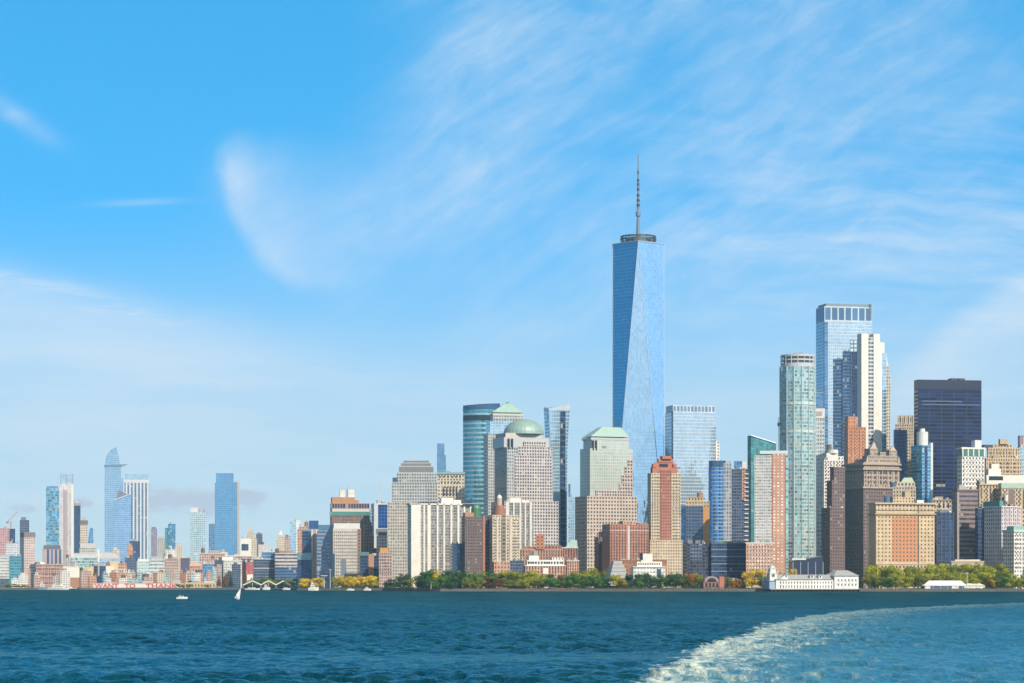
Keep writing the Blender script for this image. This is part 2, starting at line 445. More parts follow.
def build_water():
    ys = np.concatenate([np.geomspace(25, 118, 40), np.geomspace(120, 2300, 1250), np.geomspace(2350, 40000, 24)])
    us = np.concatenate([np.linspace(-3.0, -.27, 14), np.linspace(-.26, .26, 470), np.linspace(.27, 3.0, 14)])
    U, Yg = np.meshgrid(us, ys); Xg = U * Yg
    dys = np.gradient(ys)[:, None] * np.ones_like(U)
    z = np.zeros_like(Xg); ox = np.zeros_like(Xg); oy = np.zeros_like(Xg)
    r2 = np.random.default_rng(3)
    # patches of stronger and weaker wind
    gust = np.zeros_like(Xg)
    for k in range(10):
        lam = r2.uniform(25, 160); a = r2.uniform(0, 6.28)
        gust += np.sin((Xg * math.cos(a) * .6 + Yg * math.sin(a)) * 6.283 / lam + r2.uniform(0, 6.28))
    gust = 1 + .16 * gust
    wk = wake_fields(Xg, Yg)
    inside = 1 / (1 + np.exp(-np.clip(wk / 2.0, -40, 40)))
    for k in range(210):
        lam = math.exp(r2.uniform(math.log(.8), math.log(8))); a = R(r2.normal(75, 50))
        amp = .0080 * lam ** .72 * r2.uniform(.5, 1.3)
        kk = 6.283 / lam
        fade = np.clip((lam / np.maximum(dys * abs(math.sin(a)) + .02, .2) - 1.7) / 2.0, 0, 1)
        ph = (Xg * math.cos(a) + Yg * math.sin(a)) * kk + r2.uniform(0, 6.28)
        am = amp * fade * gust * (1 - .15 * inside if lam > 2.5 else 1 - .55 * inside)
        z += am * np.sin(ph)
        ox += am * .35 * math.cos(a) * np.cos(ph); oy += am * .35 * math.sin(a) * np.cos(ph)
    near = np.clip((Yg - 25) / 40, 0, 1)
    z = .5 * np.tanh(z / .5) * near
    # the churned edge of the wake stands a little proud
    z += .10 * np.exp(-((wk - 2) / 3.5) ** 2) * np.exp(-Yg / 700)
    co = np.stack([Xg + ox * near, Yg + oy * near, z], -1).reshape(-1, 3).astype(np.float32)
    ny, nx = Xg.shape
    idx = np.arange(ny * nx).reshape(ny, nx)
    q = np.stack([idx[:-1, :-1], idx[:-1, 1:], idx[1:, 1:], idx[1:, :-1]], -1).reshape(-1, 4)
    me = bpy.data.meshes.new('water')
    me.vertices.add(len(co)); me.vertices.foreach_set('co', co.ravel())
    me.loops.add(q.size); me.loops.foreach_set('vertex_index', q.ravel().astype(np.int32))
    me.polygons.add(len(q)); me.polygons.foreach_set('loop_start', np.arange(0, q.size, 4, dtype=np.int32))
    me.polygons.foreach_set('use_smooth', np.ones(len(q), dtype=bool))
    me.update(calc_edges=True)
    at = me.attributes.new('wake', 'FLOAT', 'POINT'); at.data.foreach_set('value', np.clip(wk, -200, 400).ravel().astype(np.float32))
    at = me.attributes.new('crest', 'FLOAT', 'POINT'); at.data.foreach_set('value', z.ravel().astype(np.float32))
    m, nt, b = principled('sea_water'); L = nt.links
    a1 = nt.nodes.new('ShaderNodeAttribute'); a1.attribute_name = 'wake'; wk_ = E(nt, a1.outputs['Fac'])
    a2 = nt.nodes.new('ShaderNodeAttribute'); a2.attribute_name = 'crest'; cr = E(nt, a2.outputs['Fac'])
    tc = nt.nodes.new('ShaderNodeTexCoord'); sp = nt.nodes.new('ShaderNodeSeparateXYZ'); L.new(tc.outputs['Object'], sp.inputs[0])
    x, y = E(nt, sp.outputs[0]), E(nt, sp.outputs[1])
    P = vec(nt, x, y * .6)
    n1 = noise(nt, P, .55, 5, .6, .6); n2 = noise(nt, vec(nt, x * 1.0, y * .22), 1.7, 5, .65, .4); n3 = noise(nt, vec(nt, x, y * .4), .045, 4, .55)
    rag = noise(nt, vec(nt, x * .22, y * .09), 1.0, 5, .65) - .5
    wk_ = wk_ + rag * (y * .022 + 5.0)
    ins = wk_.ss(-1.5, 2.5)
    edge = ((wk_ - 1.5).max(0) / -5.5).exp() * wk_.ss(-1.8, 1.0)
    edge2 = ((wk_ - 1.0).max(0) / -22).exp() * ins
    pat = noise(nt, vec(nt, x * .7, y * .15), 1.0, 9, .72, .6)
    wid = wk_ / (y * .034 + 4.6)
    band = (wid.max(0) * -1).exp() * wk_.ss(-2.2, 1.6)
    foam = (band * .80 + pat * 1.5 + n2 * .3 - 1.26).ss(-.06, .50) * (y * -1 / 310).exp() * 1.75
    lace = (pat * 1.3 + n2 * .4 + edge2 * .42 - 1.04).ss(0, .26) * ins * .3 * (y * -1 / 400).exp()
    caps = (cr * .55 + n1 * .6 + n2 * 1.1 - 1.31).ss(0, .14) * (1 - ins) * .6
    deep = mixc(nt, n3.ss(.35, .65), (.0016, .028, .040), (.003, .046, .066))
    milky = mixc(nt, edge2 * .8, (.012, .105, .20), (.06, .19, .18))
    colr = mixc(nt, ins * .9 * ((y * -1 / 560).exp() * 1.05 + .08).min(1), deep, milky)
    ff = foam.max(lace).max(caps).min(.9)
    colr = mixc(nt, ff, colr, (.56, .62, .54))
    df = nt.nodes.new('ShaderNodeBsdfDiffuse'); gl = nt.nodes.new('ShaderNodeBsdfGlossy'); ms = nt.nodes.new('ShaderNodeMixShader')
    L.new(colr, df.inputs[0]); gl.inputs[0].default_value = (.44, .84, .95, 1); gl.inputs['Roughness'].default_value = .12
    # sky reflection dimmed with distance to darken the far water; the wake mirrors more
    fr = nt.nodes.new('ShaderNodeFresnel'); fr.inputs['IOR'].default_value = 1.33; bpn = fr.inputs['Normal']
    refl = (E(nt, fr.outputs[0]) * .95 + .01) * ((y * -1 / 560).exp() * .9 + .1) + .02
    L.new(((refl + ins * .17 * (y * -1 / 600).exp()) * (1 - ff)).v, ms.inputs[0]); L.new(df.outputs[0], ms.inputs[1]); L.new(gl.outputs[0], ms.inputs[2])
    L.new(ms.outputs[0], nt.nodes['Material Output'].inputs[0]); nt.nodes.remove(b)
    bp = nt.nodes.new('ShaderNodeBump'); bp.inputs['Strength'].default_value = 1.0; bp.inputs['Distance'].default_value = .8
    n0 = noise(nt, vec(nt, x, y * .5), .16, 3, .5, .5)
    L.new((n0 * (y / 500).min(1.6) + n1 * .5 + n2 * .4 + noise(nt, P, 2.6, 3, .6) * .18).v, bp.inputs['Height']); L.new(bp.outputs[0], df.inputs['Normal']); L.new(bp.outputs[0], bpn); L.new(bp.outputs[0], gl.inputs['Normal'])
    me.materials.append(m)
    o = bpy.data.objects.new('water', me); COL.objects.link(o); o['kind'] = 'structure'
build_water()

SHORE = [(-4000, 3330), (-420, 3330), (X_at(292, 3300), 3300), (X_at(297, 2900), 2900), (X_at(384, 2860), 2860), (X_at(386, 2560), 2560), (X_at(412, 2470), 2470),
         (X_at(440, 2440), 2440), (X_at(560, 2432), 2432), (X_at(700, 2402), 2402), (X_at(870, 2402), 2402), (X_at(1024, 2396), 2396), (4000, 2380)]
def build_land():
    m, nt, b = principled('park_ground')
    tc = nt.nodes.new('ShaderNodeTexCoord')
    n = noise(nt, tc.outputs['Object'], 1 / 30, 5, .6)
    nt.links.new(mixc(nt, n.ss(.42, .58), (.05, .07, .03), (.15, .14, .12)), b.inputs['Base Color']); b.inputs['Roughness'].default_value = .9
    mb = MB()
    far = [(x * 12 if abs(x) < 3900 else x * 8, 45000) for x, y in SHORE]
    for (p, q, a, c) in zip(SHORE[:-1], SHORE[1:], far[:-1], far[1:]):
        mb.face([(*p, GROUND), (*q, GROUND), (*c, GROUND), (*a, GROUND)])
    o = mb.build('ground', m); o['kind'] = 'structure'
    stone = plain((.13, .125, .12), .85, 0, .5, .35)
    mb = MB()
    for (p, q) in zip(SHORE[:-1], SHORE[1:]):
        mb.face([(p[0], p[1] - .01, -2), (q[0], q[1] - .01, -2), (q[0], q[1] - .01, GROUND + .1), (p[0], p[1] - .01, GROUND + .1)])
        mb.face([(p[0], p[1] - .01, GROUND + .1), (q[0], q[1] - .01, GROUND + .1), (q[0], q[1] + 1.2, GROUND + .1), (p[0], p[1] + 1.2, GROUND + .1)])
    o = mb.build('seawall', stone)
    tag(o, 'long dark stone seawall edging the whole waterfront', 'seawall')
build_land()

# ------------------------------------------------------------------ landmark tower with the spire
def landmark_tower():
    Y = 3107.0
    b = Building('skyscraper', 'tallest blue glass skyscraper with long triangular facets and a thin spire', 612.5, 612.5, 664, Y, 'skyscraper', rot=-2.7, depth=61)
    W = b.W; zb = GROUND; zt = b.z(241); zp = b.z(540)
    glass = fac('facet_glass', (.25, .45, .68), (.52, .74, .92), 1.0, .96, .04, .96, .07, .0)
    edge = plain((.62, .68, .74), .25, .6, .05)
    c, h = W / 2, W / 2
    B = [(0, 0), (W, 0), (W, W), (0, W)]
    T = [(c, 0), (W, c), (c, W), (0, c)]       # the top square is turned by 45 degrees
    m = MB(); m.box(0, W, 0, W, zb - 1, zp, 3.0, 4.0, 0, 0); m.build('podium', [glass], b.root)
    k = (zt - zp)
    def tri(a, bb, cc, name):
        q = MB()
        ax = (Vector(bb) - Vector(a)) if abs(a[2] - bb[2]) < 1e-3 else None
        base = [p for p in (a, bb, cc)]
        zs = [p[2] for p in base]
        flat = [p for p in base if sum(1 for z in zs if abs(z - p[2]) < 1e-3) == 2]
        d = (Vector(flat[1]) - Vector(flat[0])).normalized(); o = Vector(flat[0])
        q.face(base, [((Vector(p) - o).dot(d) / 1.55, p[2] / 4.1) for p in base])
        # thickness behind the pane, so that the facet is a slab and not a sheet
        return q.build(name, [glass], b.root)
    for i in range(4):
        j = (i + 1) % 4
        tri((*B[i], zp), (*B[j], zp), (*T[i], zt), 'facet')
        tri((*T[i], zt), (*B[j], zp), (*T[j], zt), 'facet')
    m = MB(); m.face([(*p, zt - .5) for p in T]); m.build('roof', ROOFG, b.root)
    for i in range(4):
        for p in (B[i], B[(i + 1) % 4]):
            MB().tube((*p, zp), (*T[i], zt), .42, 5).build('edge_strip', edge, b.root)
    m = MB()
    for i in range(4):
        p, q = T[i], T[(i + 1) % 4]
        m.tube((*p, zt), (*q, zt), 1.0, 5)
    m.build('parapet', edge, b.root)
    dark = plain((.06, .08, .11), .5, .3)
    zr0, zr1 = zt + .5, b.z(233)
    for z0, z1, r in ((zr0, zr0 + 2.6, 20.5), (zr0 + 3.6, zr0 + 6.0, 21.5), (zr0 + 7.0, zr1, 21)):
        m = MB()
        for a in range(28):
            p, q = ((c + r * math.cos(t * math.pi / 14), c + r * math.sin(t * math.pi / 14)) for t in (a, a + 1))
            for z in (z0 + .4, z1 - .4): m.tube((*p, z), (*q, z), .55, 5)
            m.tube((*p, z0 + .4), (*q, z1 - .4), .25, 4)
        m.build('ring_platform', dark, b.root)
    MB().cyl(c, c, 9, 9, zr0 - .5, zr1 - 1, 24).build('drum', plain((.22, .26, .31), .5), b.root)
    for a in range(12):
        x, y = c + 20.3 * math.cos(a * math.pi / 6), c + 20.3 * math.sin(a * math.pi / 6)
        MB().tube((x, y, zt - .4), (x, y, zr1), .3, 5).build('strut', STEEL, b.root)
    m = MB(); zs = b.z(155); z = zr1
    prof = [(233, 2.6), (222, 2.1), (213, 1.7), (212.5, 3.0), (208.5, 3.0), (208, 1.5), (196, 1.3), (180, 1.1), (172, .95), (163, .8), (150, .5)]
    for (p, r0), (q, r1) in zip(prof[:-1], prof[1:]): m.cyl(c, c, r0, r1, b.z(p), b.z(q), 10)
    sp = m.build('spire', plain((.20, .27, .36), .5, .3), b.root)
    for py, r in ((203, 2.0), (198, 1.9), (193, 1.7), (187, 1.6), (182, 1.5), (178, 1.4), (170, 1.1)):
        MB().cyl(c, c, r, r, b.z(py), b.z(py - 2.6), 10).build('antenna_ring', dark, sp)
    for s_ in (-1, 1):
        MB().tube((c + s_ * 12, c - 4, zr1), (c, c, b.z(212)), .12, 4).build('guy_cable', STEEL, sp)
landmark_tower()

def dome(b, px0, px1, yb, yt, mat, part='dome', y=None):
    yy = y or 15
    x0, x1 = b.sx(px0, yy), b.sx(px1, yy); r = (x1 - x0) / 2; cx = (x0 + x1) / 2; cy = yy
    z0, z1 = b.z(yb), b.z(yt); m = MB(); K = 8
    for k in range(K):
        a, c_ = k / K * math.pi / 2, (k + 1) / K * math.pi / 2
        m.cyl(cx, cy, r * math.cos(a), max(.2, r * math.cos(c_)), z0 + (z1 - z0) * math.sin(a), z0 + (z1 - z0) * math.sin(c_), 28)
    return m.build(part, mat, b.root)

def round_tower(b, part, px0, px1, yt, mat, yb=None, bay=3, flo=3.8, sq=1.0, n=32, roof=None, r1=1.0):
    r = (b.sx(px1) - b.sx(px0)) / 2; y = r * sq; cx = (b.sx(px0, y) + b.sx(px1, y)) / 2
    z0 = b.z0 if yb is None else b.z(yb)
    return MB().cyl(cx, r * sq, r, r * r1, z0, b.z(yt), n, bay, flo, 0, 1, sq).build(part, [mat, roof or ROOFG], b.root)

# ------------------------------------------------------------------ centre: the towers round the landmark
b = Building('office_tower', 'teal glass tower with a curved front in horizontal bands, beside the pyramid-roofed tower', 463, 463, 500, 3120, 'tower', depth=44)
tealb = fac('teal_band_glass', (.24, .44, .54), (.08, .28, .38), 1.0, .62, .07, .6, .12, .0)
m = MB(); z0, zt = b.z0, b.z(409)
n = 14; arc = [(b.W * i / n, 11 * (1 - math.sin(math.pi * (.12 + .76 * i / n))) / .64 ) for i in range(n + 1)]
ring = [(x, y) for x, y in arc] + [(b.W, 44), (0, 44)]
m.frustum([(*p, z0) for p in ring], [(*p, zt) for p in ring], 3, 5.6, 0, 1, wrap=True); m.build('shaft', [tealb, ROOFG], b.root)
ring2 = [(x, y - .5) for x, y in arc] + [(b.W + .5, 44), (-.5, 44)]
for (ya, yb_, mt) in ((405, 409, GLASSBL), (415, 420, GLASSDK)):
    MB().frustum([(*p, b.z(yb_)) for p in ring2], [(*p, b.z(ya) + (p[0] * .06 if ya == 405 else 0)) for p in ring2]).build('crown_band', mt, b.root)
b.mast(480, 405, 400, .8)

b = Building('office_tower', 'grey stone office tower capped by a stepped green copper pyramid', 483.5, 488, 528, 3010, 'tower', rot=14)
b.box('shaft', 433, M['greyg'], bay=2.6, flo=3.6)
b.box('setback', 421, M['pblue'], 433.2, px0=490, px1=526, f=2, b=2)
b.box('setback', 413.5, M['greyg'], 421.2, px0=493, px1=523, f=4, b=4)
b.ledge(413, plain((.52, .56, .54)), 2.4, .2, 493, 523, f=4)
b.frust('roof', 412, 403, COPPER, (492, 523.5, 3, b.D - 3), (505, 511, b.D * .4, b.D * .6))
b.tank(508, 403.5, 400.5, 1.8, COPPER, 'lantern', b.D / 2)

b = Building('office_tower', 'grey office tower with a rounded green copper dome on top', 494.5, 507, 553, 2850, 'tower', rot=20)
domeg = fac('dome_tower_grid', (.56, .52, .49), (.09, .08, .13), .60, .62, .1, .4, .3, .02)
clad = plain((.55, .58, .60), .3, .2, .12)
b.box('shaft', 447, M['greyg'], 503, bay=2.6, flo=3.6)
b.box('flank', 449, M['blue'], 503, px0=507, px1=511, f=2, l=-.6, bay=2.6)
for px in (509, 512.4): b.box('slot_window', 438.5, GLASSDK, 449, px0=px - .8, px1=px + .8, f=-.35, d=2)
b.box('setback', 437, clad, 447.2, px0=504, px1=549.5, f=1.5, b=2)
b.box('window_screen', 441, domeg, 503, px0=524, px1=546, f=-.5, d=3, bay=3.0, flo=3.5)
b.box('window_screen', 446, domeg, 503, px0=518.5, px1=550, f=-.8, d=3.2, bay=3.0, flo=3.5)
b.box('window_screen', 455, domeg, 503, px0=514.5, px1=552, f=-1.1, d=3.4, bay=3.0, flo=3.5)
b.box('podium', 501, domeg, None, px0=504.5, px1=558.5, f=-3, bay=3.2, flo=3.6)
b.ledge(432.5, plain((.55, .50, .45)), 6, -.2, 505.5, 542, part='drum', f=4)
dome(b, 504.5, 543, 433, 417.5, plain((.27, .42, .385), .5, .1), y=(b.D) / 2)

b = Building('glass_tower', 'slender blue glass tower that flares towards its peaked top', 547, 551, 567, 3060, 'tower', rot=14, depth=22)
z0 = b.z0; x0, x1 = 0, b.W
zs = [(z0, 0, 0), (b.z(500), 0, 0), (b.z(450), .6, -.6), (b.z(425), 2.0, -1.6), (b.z(410), 3.0, -2.6)]
q = lambda z, e, s_: [(x0 - e, -e * .3, z), (x1 + e, -e * .3, z), (x1 + e, 22, z), (x0 - e, 22, z)]
m = MB()
for (za, ea, sa), (zb2, eb, sb2) in zip(zs[:-1], zs[1:]): m.frustum(q(za, ea, sa), q(zb2, eb, sb2), 2.6, 4, 0, 1)
m.build('shaft', [M['pblue'], ROOFG], b.root)
za, e = b.z(410), 3.0
MB().frustum([(x0 - e, -1, za), (x1 + e, -1, za), (x1 + e, 22, za), (x0 - e, 22, za)],
             [(x0 - e, -1, za + 1.5), (x1 + e + .6, -1, b.z(404)), (x1 + e + .6, 22, b.z(404.5)), (x0 - e, 22, b.z(406))]).build('crown', plain((.60, .66, .72), .2, .3), b.root)
b.box('glass_strip', 411, M['deep'], None, px0=560.5, px1=565.5, f=-1.4, d=2, bay=3, flo=7)

b = Building('office_tower', 'grey office tower topped by a truncated green copper roof', 575, 587, 637, 2960, 'tower', rot=22)
b.box('podium', 496, fac('stone_grid', (.56, .46, .38), (.07, .07, .10), .52, .52, lite=.02), bay=3.7, flo=4.0)
cream = fac('cream_glass', (.56, .57, .52), (.44, .50, .47), .86, .84, .12, .35, .06, .0)
b.box('shaft', 448, cream, 496.2, px0=590, px1=632.5, f=3, b=3, bay=2.8, flo=3.6)
b.box('setback', 438.5, cream, 448.2, px0=592, px1=629, f=4.5, b=5, bay=2.8)
for px in (593.4, 596.4): b.box('slot_window', 440, GLASSDK, 450, px0=px - .7, px1=px + .7, f=2.8, d=3)
sg = fac('stepped_stone_grid', (.52, .42, .38), (.06, .06, .09), .55, .55)
for k, (px, yt) in enumerate(((627.5, 459), (624.5, 466), (622, 474), (619.5, 483), (596, 490))):
    b.box('stone_step', yt, sg, 496.1, px0=px, px1=632.8, f=2.4 - .25 * k, d=6, bay=3.4, flo=4)
b.ledge(437, clad, 2.5, .3, 591, 629, f=4.5)
b.frust('roof', 436, 426, plain((.31, .48, .43), .5, 0, .15), (591, 629.5, 4, b.D - 4), (602, 621, b.D * .35, b.D * .7))

b = Building('glass_tower', 'broad pale glass tower with an open louvred crown, beside the tallest skyscraper', 665, 672.5, 716, 3050, 'tower', rot=14)
pw = fac('pale_reflective_glass', (.52, .63, .72), (.44, .60, .74), .92, .80, .05, .7, .08, .0)
b.box('shaft', 412, pw, bay=2.2, flo=4.0)
b.box('crown', 405, fac('louvre_crown', (.52, .60, .68), (.16, .26, .40), .7, .75, .2, .4, .1, 0), 412.1, f=.8, b=.8, l=.8, bay=4.2, flo=8)
b.box('corner_strip', 411, M['deep'], None, px0=672.3, px1=673.2, f=-.3, d=3)
b.box('side_wing', 440, M['white'], None, px0=714, px1=719.5, f=6, d=14)

# ------------------------------------------------------------------ centre-left: stone tower, white striped block, cream towers
b = Building('office_tower', 'grey stone office tower with a dark stepped mastaba crown', 391.5, 391.5, 440, 3000, 'tower', depth=45)
b.box('shaft', 482, M['greyg'], px0=391.5, bay=2.9, flo=3.6)
b.box('setback', 473, M['greyg'], 482.2, px0=396.5, px1=436.5, f=2, b=2, bay=2.9)
b.box('slot_window', 477.5, GLASSBL, 483.5, px0=392.5, px1=397.5, f=.8, d=4)
for k, (p0, p1, ya, yb_) in enumerate(((399, 433.5, 466.6, 472.8), (401, 431, 463, 466.4), (403.5, 429, 460.2, 462.8))):
    b.box('crown_tier', ya, plain((.20, .21, .22), .6), yb_, px0=p0, px1=p1, f=4 + 3 * k, b=4 + 3 * k, roof=plain((.20, .21, .22), .6))
    b.box('crown_ledge', yb_ - .6, clad, yb_ + .2, px0=p0 - .5, px1=p1 + .5, f=3.6 + 3 * k, b=3.6 + 3 * k)
b.box('wing', 503, fac('tan_grey_grid', (.50, .46, .40), (.14, .15, .17), .55, .55), None, px0=387.5, px1=412, f=-30, d=35, bay=2.7, flo=3.6)

b = Building('apartment_block', 'broad white apartment block with tall dark window strips above dark green trees', 407.5, 411, 474, 2600, 'apartment block', rot=14)
strip = fac('striped_windows', (.34, .33, .32), (.09, .10, .12), .7, .62, .15, .2, .5, .25)
b.box('wall', 503.5, strip, bay=1.6, flo=2.9, roof=WHITE)
me = None
for p0, p1 in ((411, 421), (423.2, 424.8), (427.2, 430.6), (436.5, 438.3), (443.2, 444.8), (450.2, 452.2), (457.2, 459.2), (463.4, 465), (469.6, 474)):
    MB().box(b.sx(p0), b.sx(p1), -.9, -.004, b.z0, b.z(503)).build('pier', WHITE, b.root)
b.windows(1, 24, 506, 576, WINDK, .22, .42, 419.6, 421.6, f=-.95)
b.ledge(503.2, WHITE, 1.6, .9, part='parapet')
b.box('penthouse', 497.5, WHITE, 503, px0=441.5, px1=453, f=6, d=9); b.box('penthouse', 499.5, WHITE, 503, px0=453.5, px1=461, f=7, d=9)
b.box('penthouse', 503.1, M['cream'], 503.6, px0=463.5, px1=476, f=-4, d=12)

b = Building('office_tower', 'cream masonry tower with a thin green roof edge behind the white striped block', 437.5, 437.5, 464.5, 2940, 'tower', depth=30)
b.box('wall', 474, M['cream'], bay=3.4, flo=4.2)
b.windows(6, 1, 476, 478, WINDK, .5, .8, 438, 462); b.windows(6, 1, 481, 483.2, WINDK, .45, .8, 440, 460)
b.windows(5, 1, 486.5, 497, WINDK, .5, .9, 442, 458)
b.ledge(472.2, COPPER, 2.2, .8, part='roof_edge')

b = Building('skyscraper', 'very slender hazy grey-blue skyscraper far behind the stepped stone tower', 437, 437, 446, 7200, 'skyscraper', depth=25)
b.box('shaft', 455, M['blue'], bay=4, flo=5); b.box('upper_shaft', 443.5, M['blue'], 455.1, px0=437, px1=444.4, b=4, bay=4, flo=5)

b = Building('apartment_tower', 'brown brick apartment tower with a green drum tank on its roof', 461.5, 465, 484.5, 2530, 'apartment tower', rot=16)
b.box('wall', 516.5, M['purple'], bay=2.6, flo=3.0, roof=RUST)
MB().box(b.sx(482.8), b.W + .4, -.7, 3, b.z0, b.z(515.5)).build('corner_pier', BRICK, b.root)
b.box('sloped_parapet', 512.5, plain((.45, .21, .11)), 516.4, px0=465, px1=474, f=2, d=8)
m = MB(); cx = b.sx(478.5); m.cyl(cx, 9, 5.0, 5.0, b.z(517), b.z(508), 14); m.cyl(cx, 9, 5.0, 3.6, b.z(508) + .01, b.z(505), 14)
m.build('drum_tank', GREENT, b.root)
b.box('flank', 519, M['slate'], None, px0=484.6, px1=493, f=5, d=14)
b.windows(9, 18, 519, 571, WINBR, .5, .45, 465.5, 482.5)

b = Building('apartment_tower', 'cream apartment tower with a red drum and white cupola on top', 487.5, 492.5, 520, 2530, 'apartment tower', rot=16)
b.box('wall', 515, fac('cream_rough', (.58, .49, .37), (.12, .11, .10), .5, .5, lite=.25), bay=2.8, flo=3.0, roof=RUST)
b.box('bay_column', 514.2, fac('dark_bay', (.30, .24, .17), (.10, .10, .10), .7, .6), None, px0=502, px1=506, f=-.8, d=2)
for px in (497.5, 511): b.box('bay_column', 517, plain((.62, .54, .42)), 569, px0=px - 1, px1=px + 1, f=-.8, d=2)
round_tower(b, 'drum', 493.5, 505.5, 508.5, plain((.40, .15, .09)), 515, n=16); round_tower(b, 'drum', 495, 504, 505.5, RUST, 508.4, n=16)
round_tower(b, 'cupola', 496.5, 502, 498, plain((.58, .40, .28)), 505.4, n=12)
dome(b, 496.8, 501.8, 498, 494.6, WHITE, 'cupola_cap', 4); b.mast(499.3, 495, 492.5, .25)
b.box('podium', 561.5, M['salmon'], None, px0=494, px1=510, f=-6, d=6, bay=3, flo=4)
b.windows(8, 14, 519, 560, WINBR, .4, .4, 493.5, 519.5)

b = Building('apartment_block', 'second white block with dark window strips, behind the cream tower with the cupola', 506, 506, 533, 2640, 'apartment block', depth=22)
b.box('wall', 502.5, strip, bay=1.7, flo=2.9, roof=WHITE)
for p0, p1 in ((506, 509), (513, 514.6), (519.5, 521.3), (524.6, 526), (529.6, 532)):
    MB().box(b.sx(p0), b.sx(p1), -.9, -.004, b.z0, b.z(502)).build('pier', WHITE, b.root)
b.box('penthouse', 497.5, WHITE, 502.4, px0=510, px1=521, f=4, d=10); b.box('penthouse', 500.5, WHITE, 502.4, px0=522, px1=529, f=4, d=8)

b = Building('brick_building', 'rambling orange brick block with stepped roofs and a square turret', 519.5, 519.5, 563, 2570, 'brick building', depth=26)
b.box('wall', 549, M['salmon'], bay=2.6, flo=3.2, roof=BRICK)
b.box('turret', 535.5, fac('orange_brick', (.52, .20, .09), (.10, .08, .08), .45, .4), 549.2, px0=536, px1=544, f=-1, d=9, roof=BRICK)
b.frust('turret_roof', 535.6, 533.8, BRICK, (536, 544, -1, 8), (538, 542, 2, 5))
b.box('upper_floor', 545.5, M['brick'], 549.2, px0=544.5, px1=561.5, f=1, d=14, roof=BRICK); b.box('upper_floor', 546.5, M['brick'], 549.2, px0=524, px1=535, f=1, d=12, roof=BRICK)
b.box('gable_bay', 551, plain((.30, .42, .40)), 556, px0=533.5, px1=538, f=-1.2, d=3)
b.windows(15, 3, 550.5, 560, WINBR, .5, .5)
b = Building('brick_building', 'dark red brick block with a flat roof behind the white waterfront apartments', 562, 562, 578, 2575, 'brick building', depth=20)
b.box('wall', 547.5, M['brick'], bay=2.6, flo=3.2); b.ledge(547.2, PALE, 1, .3); b.windows(6, 3, 549, 559, WINBR, .5, .5)
b = Building('apartment_house', 'low white and brick waterfront apartment house with a white penthouse', 523, 525.5, 565.5, 2500, 'apartment house', rot=12)
b.box('brick_floors', 565.5, M['salmon'], bay=2.8, flo=3.0)
b.box('white_floors', 560, M['white'], 565.6, px0=527, px1=564, f=1.5, b=2, bay=2.6)
b.box('penthouse', 555.5, WHITE, 560.1, px0=529, px1=539, f=4, d=9); b.box('penthouse', 557.5, M['white'], 560.1, px0=552, px1=564, f=4, d=9)
b.ledge(565.3, WHITE, .8, .5); b.windows(14, 3, 566.5, 577, WINDK, .45, .5); b.windows(11, 1, 561, 564.5, WINDK, .5, .55, 528, 563, f=1.5)
b.box('white_bay', 568, WHITE, None, px0=543, px1=548, f=-1, d=2)
b = Building('brick_building', 'small red brick house at the right end of the white waterfront apartments', 565.5, 567, 579, 2520, 'brick building', rot=12)
b.box('wall', 560.5, M['salmon'], bay=2.6, flo=3.0); b.ledge(560.3, PALE, .8, .4); b.windows(5, 4, 561.5, 574, WINDK, .45, .5)
b = Building('office_block', 'low dark blue block beside the red podium of the cream tower', 510, 510, 524, 2530, 'office block', depth=18)
b.box('wall', 560.5, M['slate'], bay=2.6, flo=3.2); b.clutter(560.5, 2, 5)
b = Building('office_block', 'dark blue block standing in front of the white striped apartments', 450.5, 452.5, 462, 2540, 'office block', rot=12)
b.box('wall', 543.5, M['deep'], bay=2.2, flo=3.2); b.box('penthouse', 542, SLATE, 543.6, px0=453, px1=458, f=3, d=6); b.windows(7, 9, 545, 572, GLASSBL, .55, .5)

# ------------------------------------------------------------------ centre-right
b = Building('brick_building', 'broad red brick apartment block with a roof garden, below the green mansard tower', 602, 610, 648.5, 2500, 'brick building', rot=20)
b.box('wall', 524, M['brick'], bay=2.8, flo=3.0, roof=GREENT)
b.box('upper_floor', 520.8, M['salmon'], 524.2, px0=623, px1=636, f=3, d=10); b.box('upper_floor', 522.6, M['brick'], 524.2, px0=638, px1=648, f=3, d=10)
b.box('balcony_column', 526, plain((.55, .50, .46)), 566, px0=627.5, px1=630, f=-.7, d=2)
b.ledge(530, PINK, 1, .35, part='string_course'); b.windows(14, 13, 526.5, 566, WINDK, .48, .48)
b = Building('brick_building', 'narrow dark brick block with stepped roof, left of the broad red brick block', 594.5, 598.5, 606, 2540, 'brick building', rot=18)
b.box('wall', 537, M['purple'], bay=2.6, flo=3.2); b.box('upper_floor', 531.5, M['brown'], 537.2, px0=602, px1=606, d=10); b.box('terrace', 541, RUST, 545, px0=601, px1=605.5, f=-2, d=2)
b = Building('apartment_tower', 'tall tan apartment tower with a red stepped crown and a red centre strip', 647.5, 651, 680.5, 2530, 'apartment tower', rot=18)
tt = fac('tan_tower', (.58, .46, .31), (.09, .08, .08), .45, .5)
b.box('wall', 473, tt, bay=2.7, flo=3.0)
b.box('base', 540, tt, None, px0=650, px1=682.5, f=-1.5, d=12, bay=2.7, flo=3.0)
b.box('centre_strip', 470, fac('red_strip', (.42, .14, .08), (.10, .07, .07), .5, .5), 560, px0=660.5, px1=671.5, f=-.8, d=3, bay=2.4, flo=3.0)
redc = plain((.47, .14, .07))
b.box('crown', 467, redc, 473.1, px0=652.5, px1=677, f=2, b=2, roof=redc); b.box('crown', 462, redc, 467.1, px0=655, px1=674.5, f=4, b=4, roof=redc)
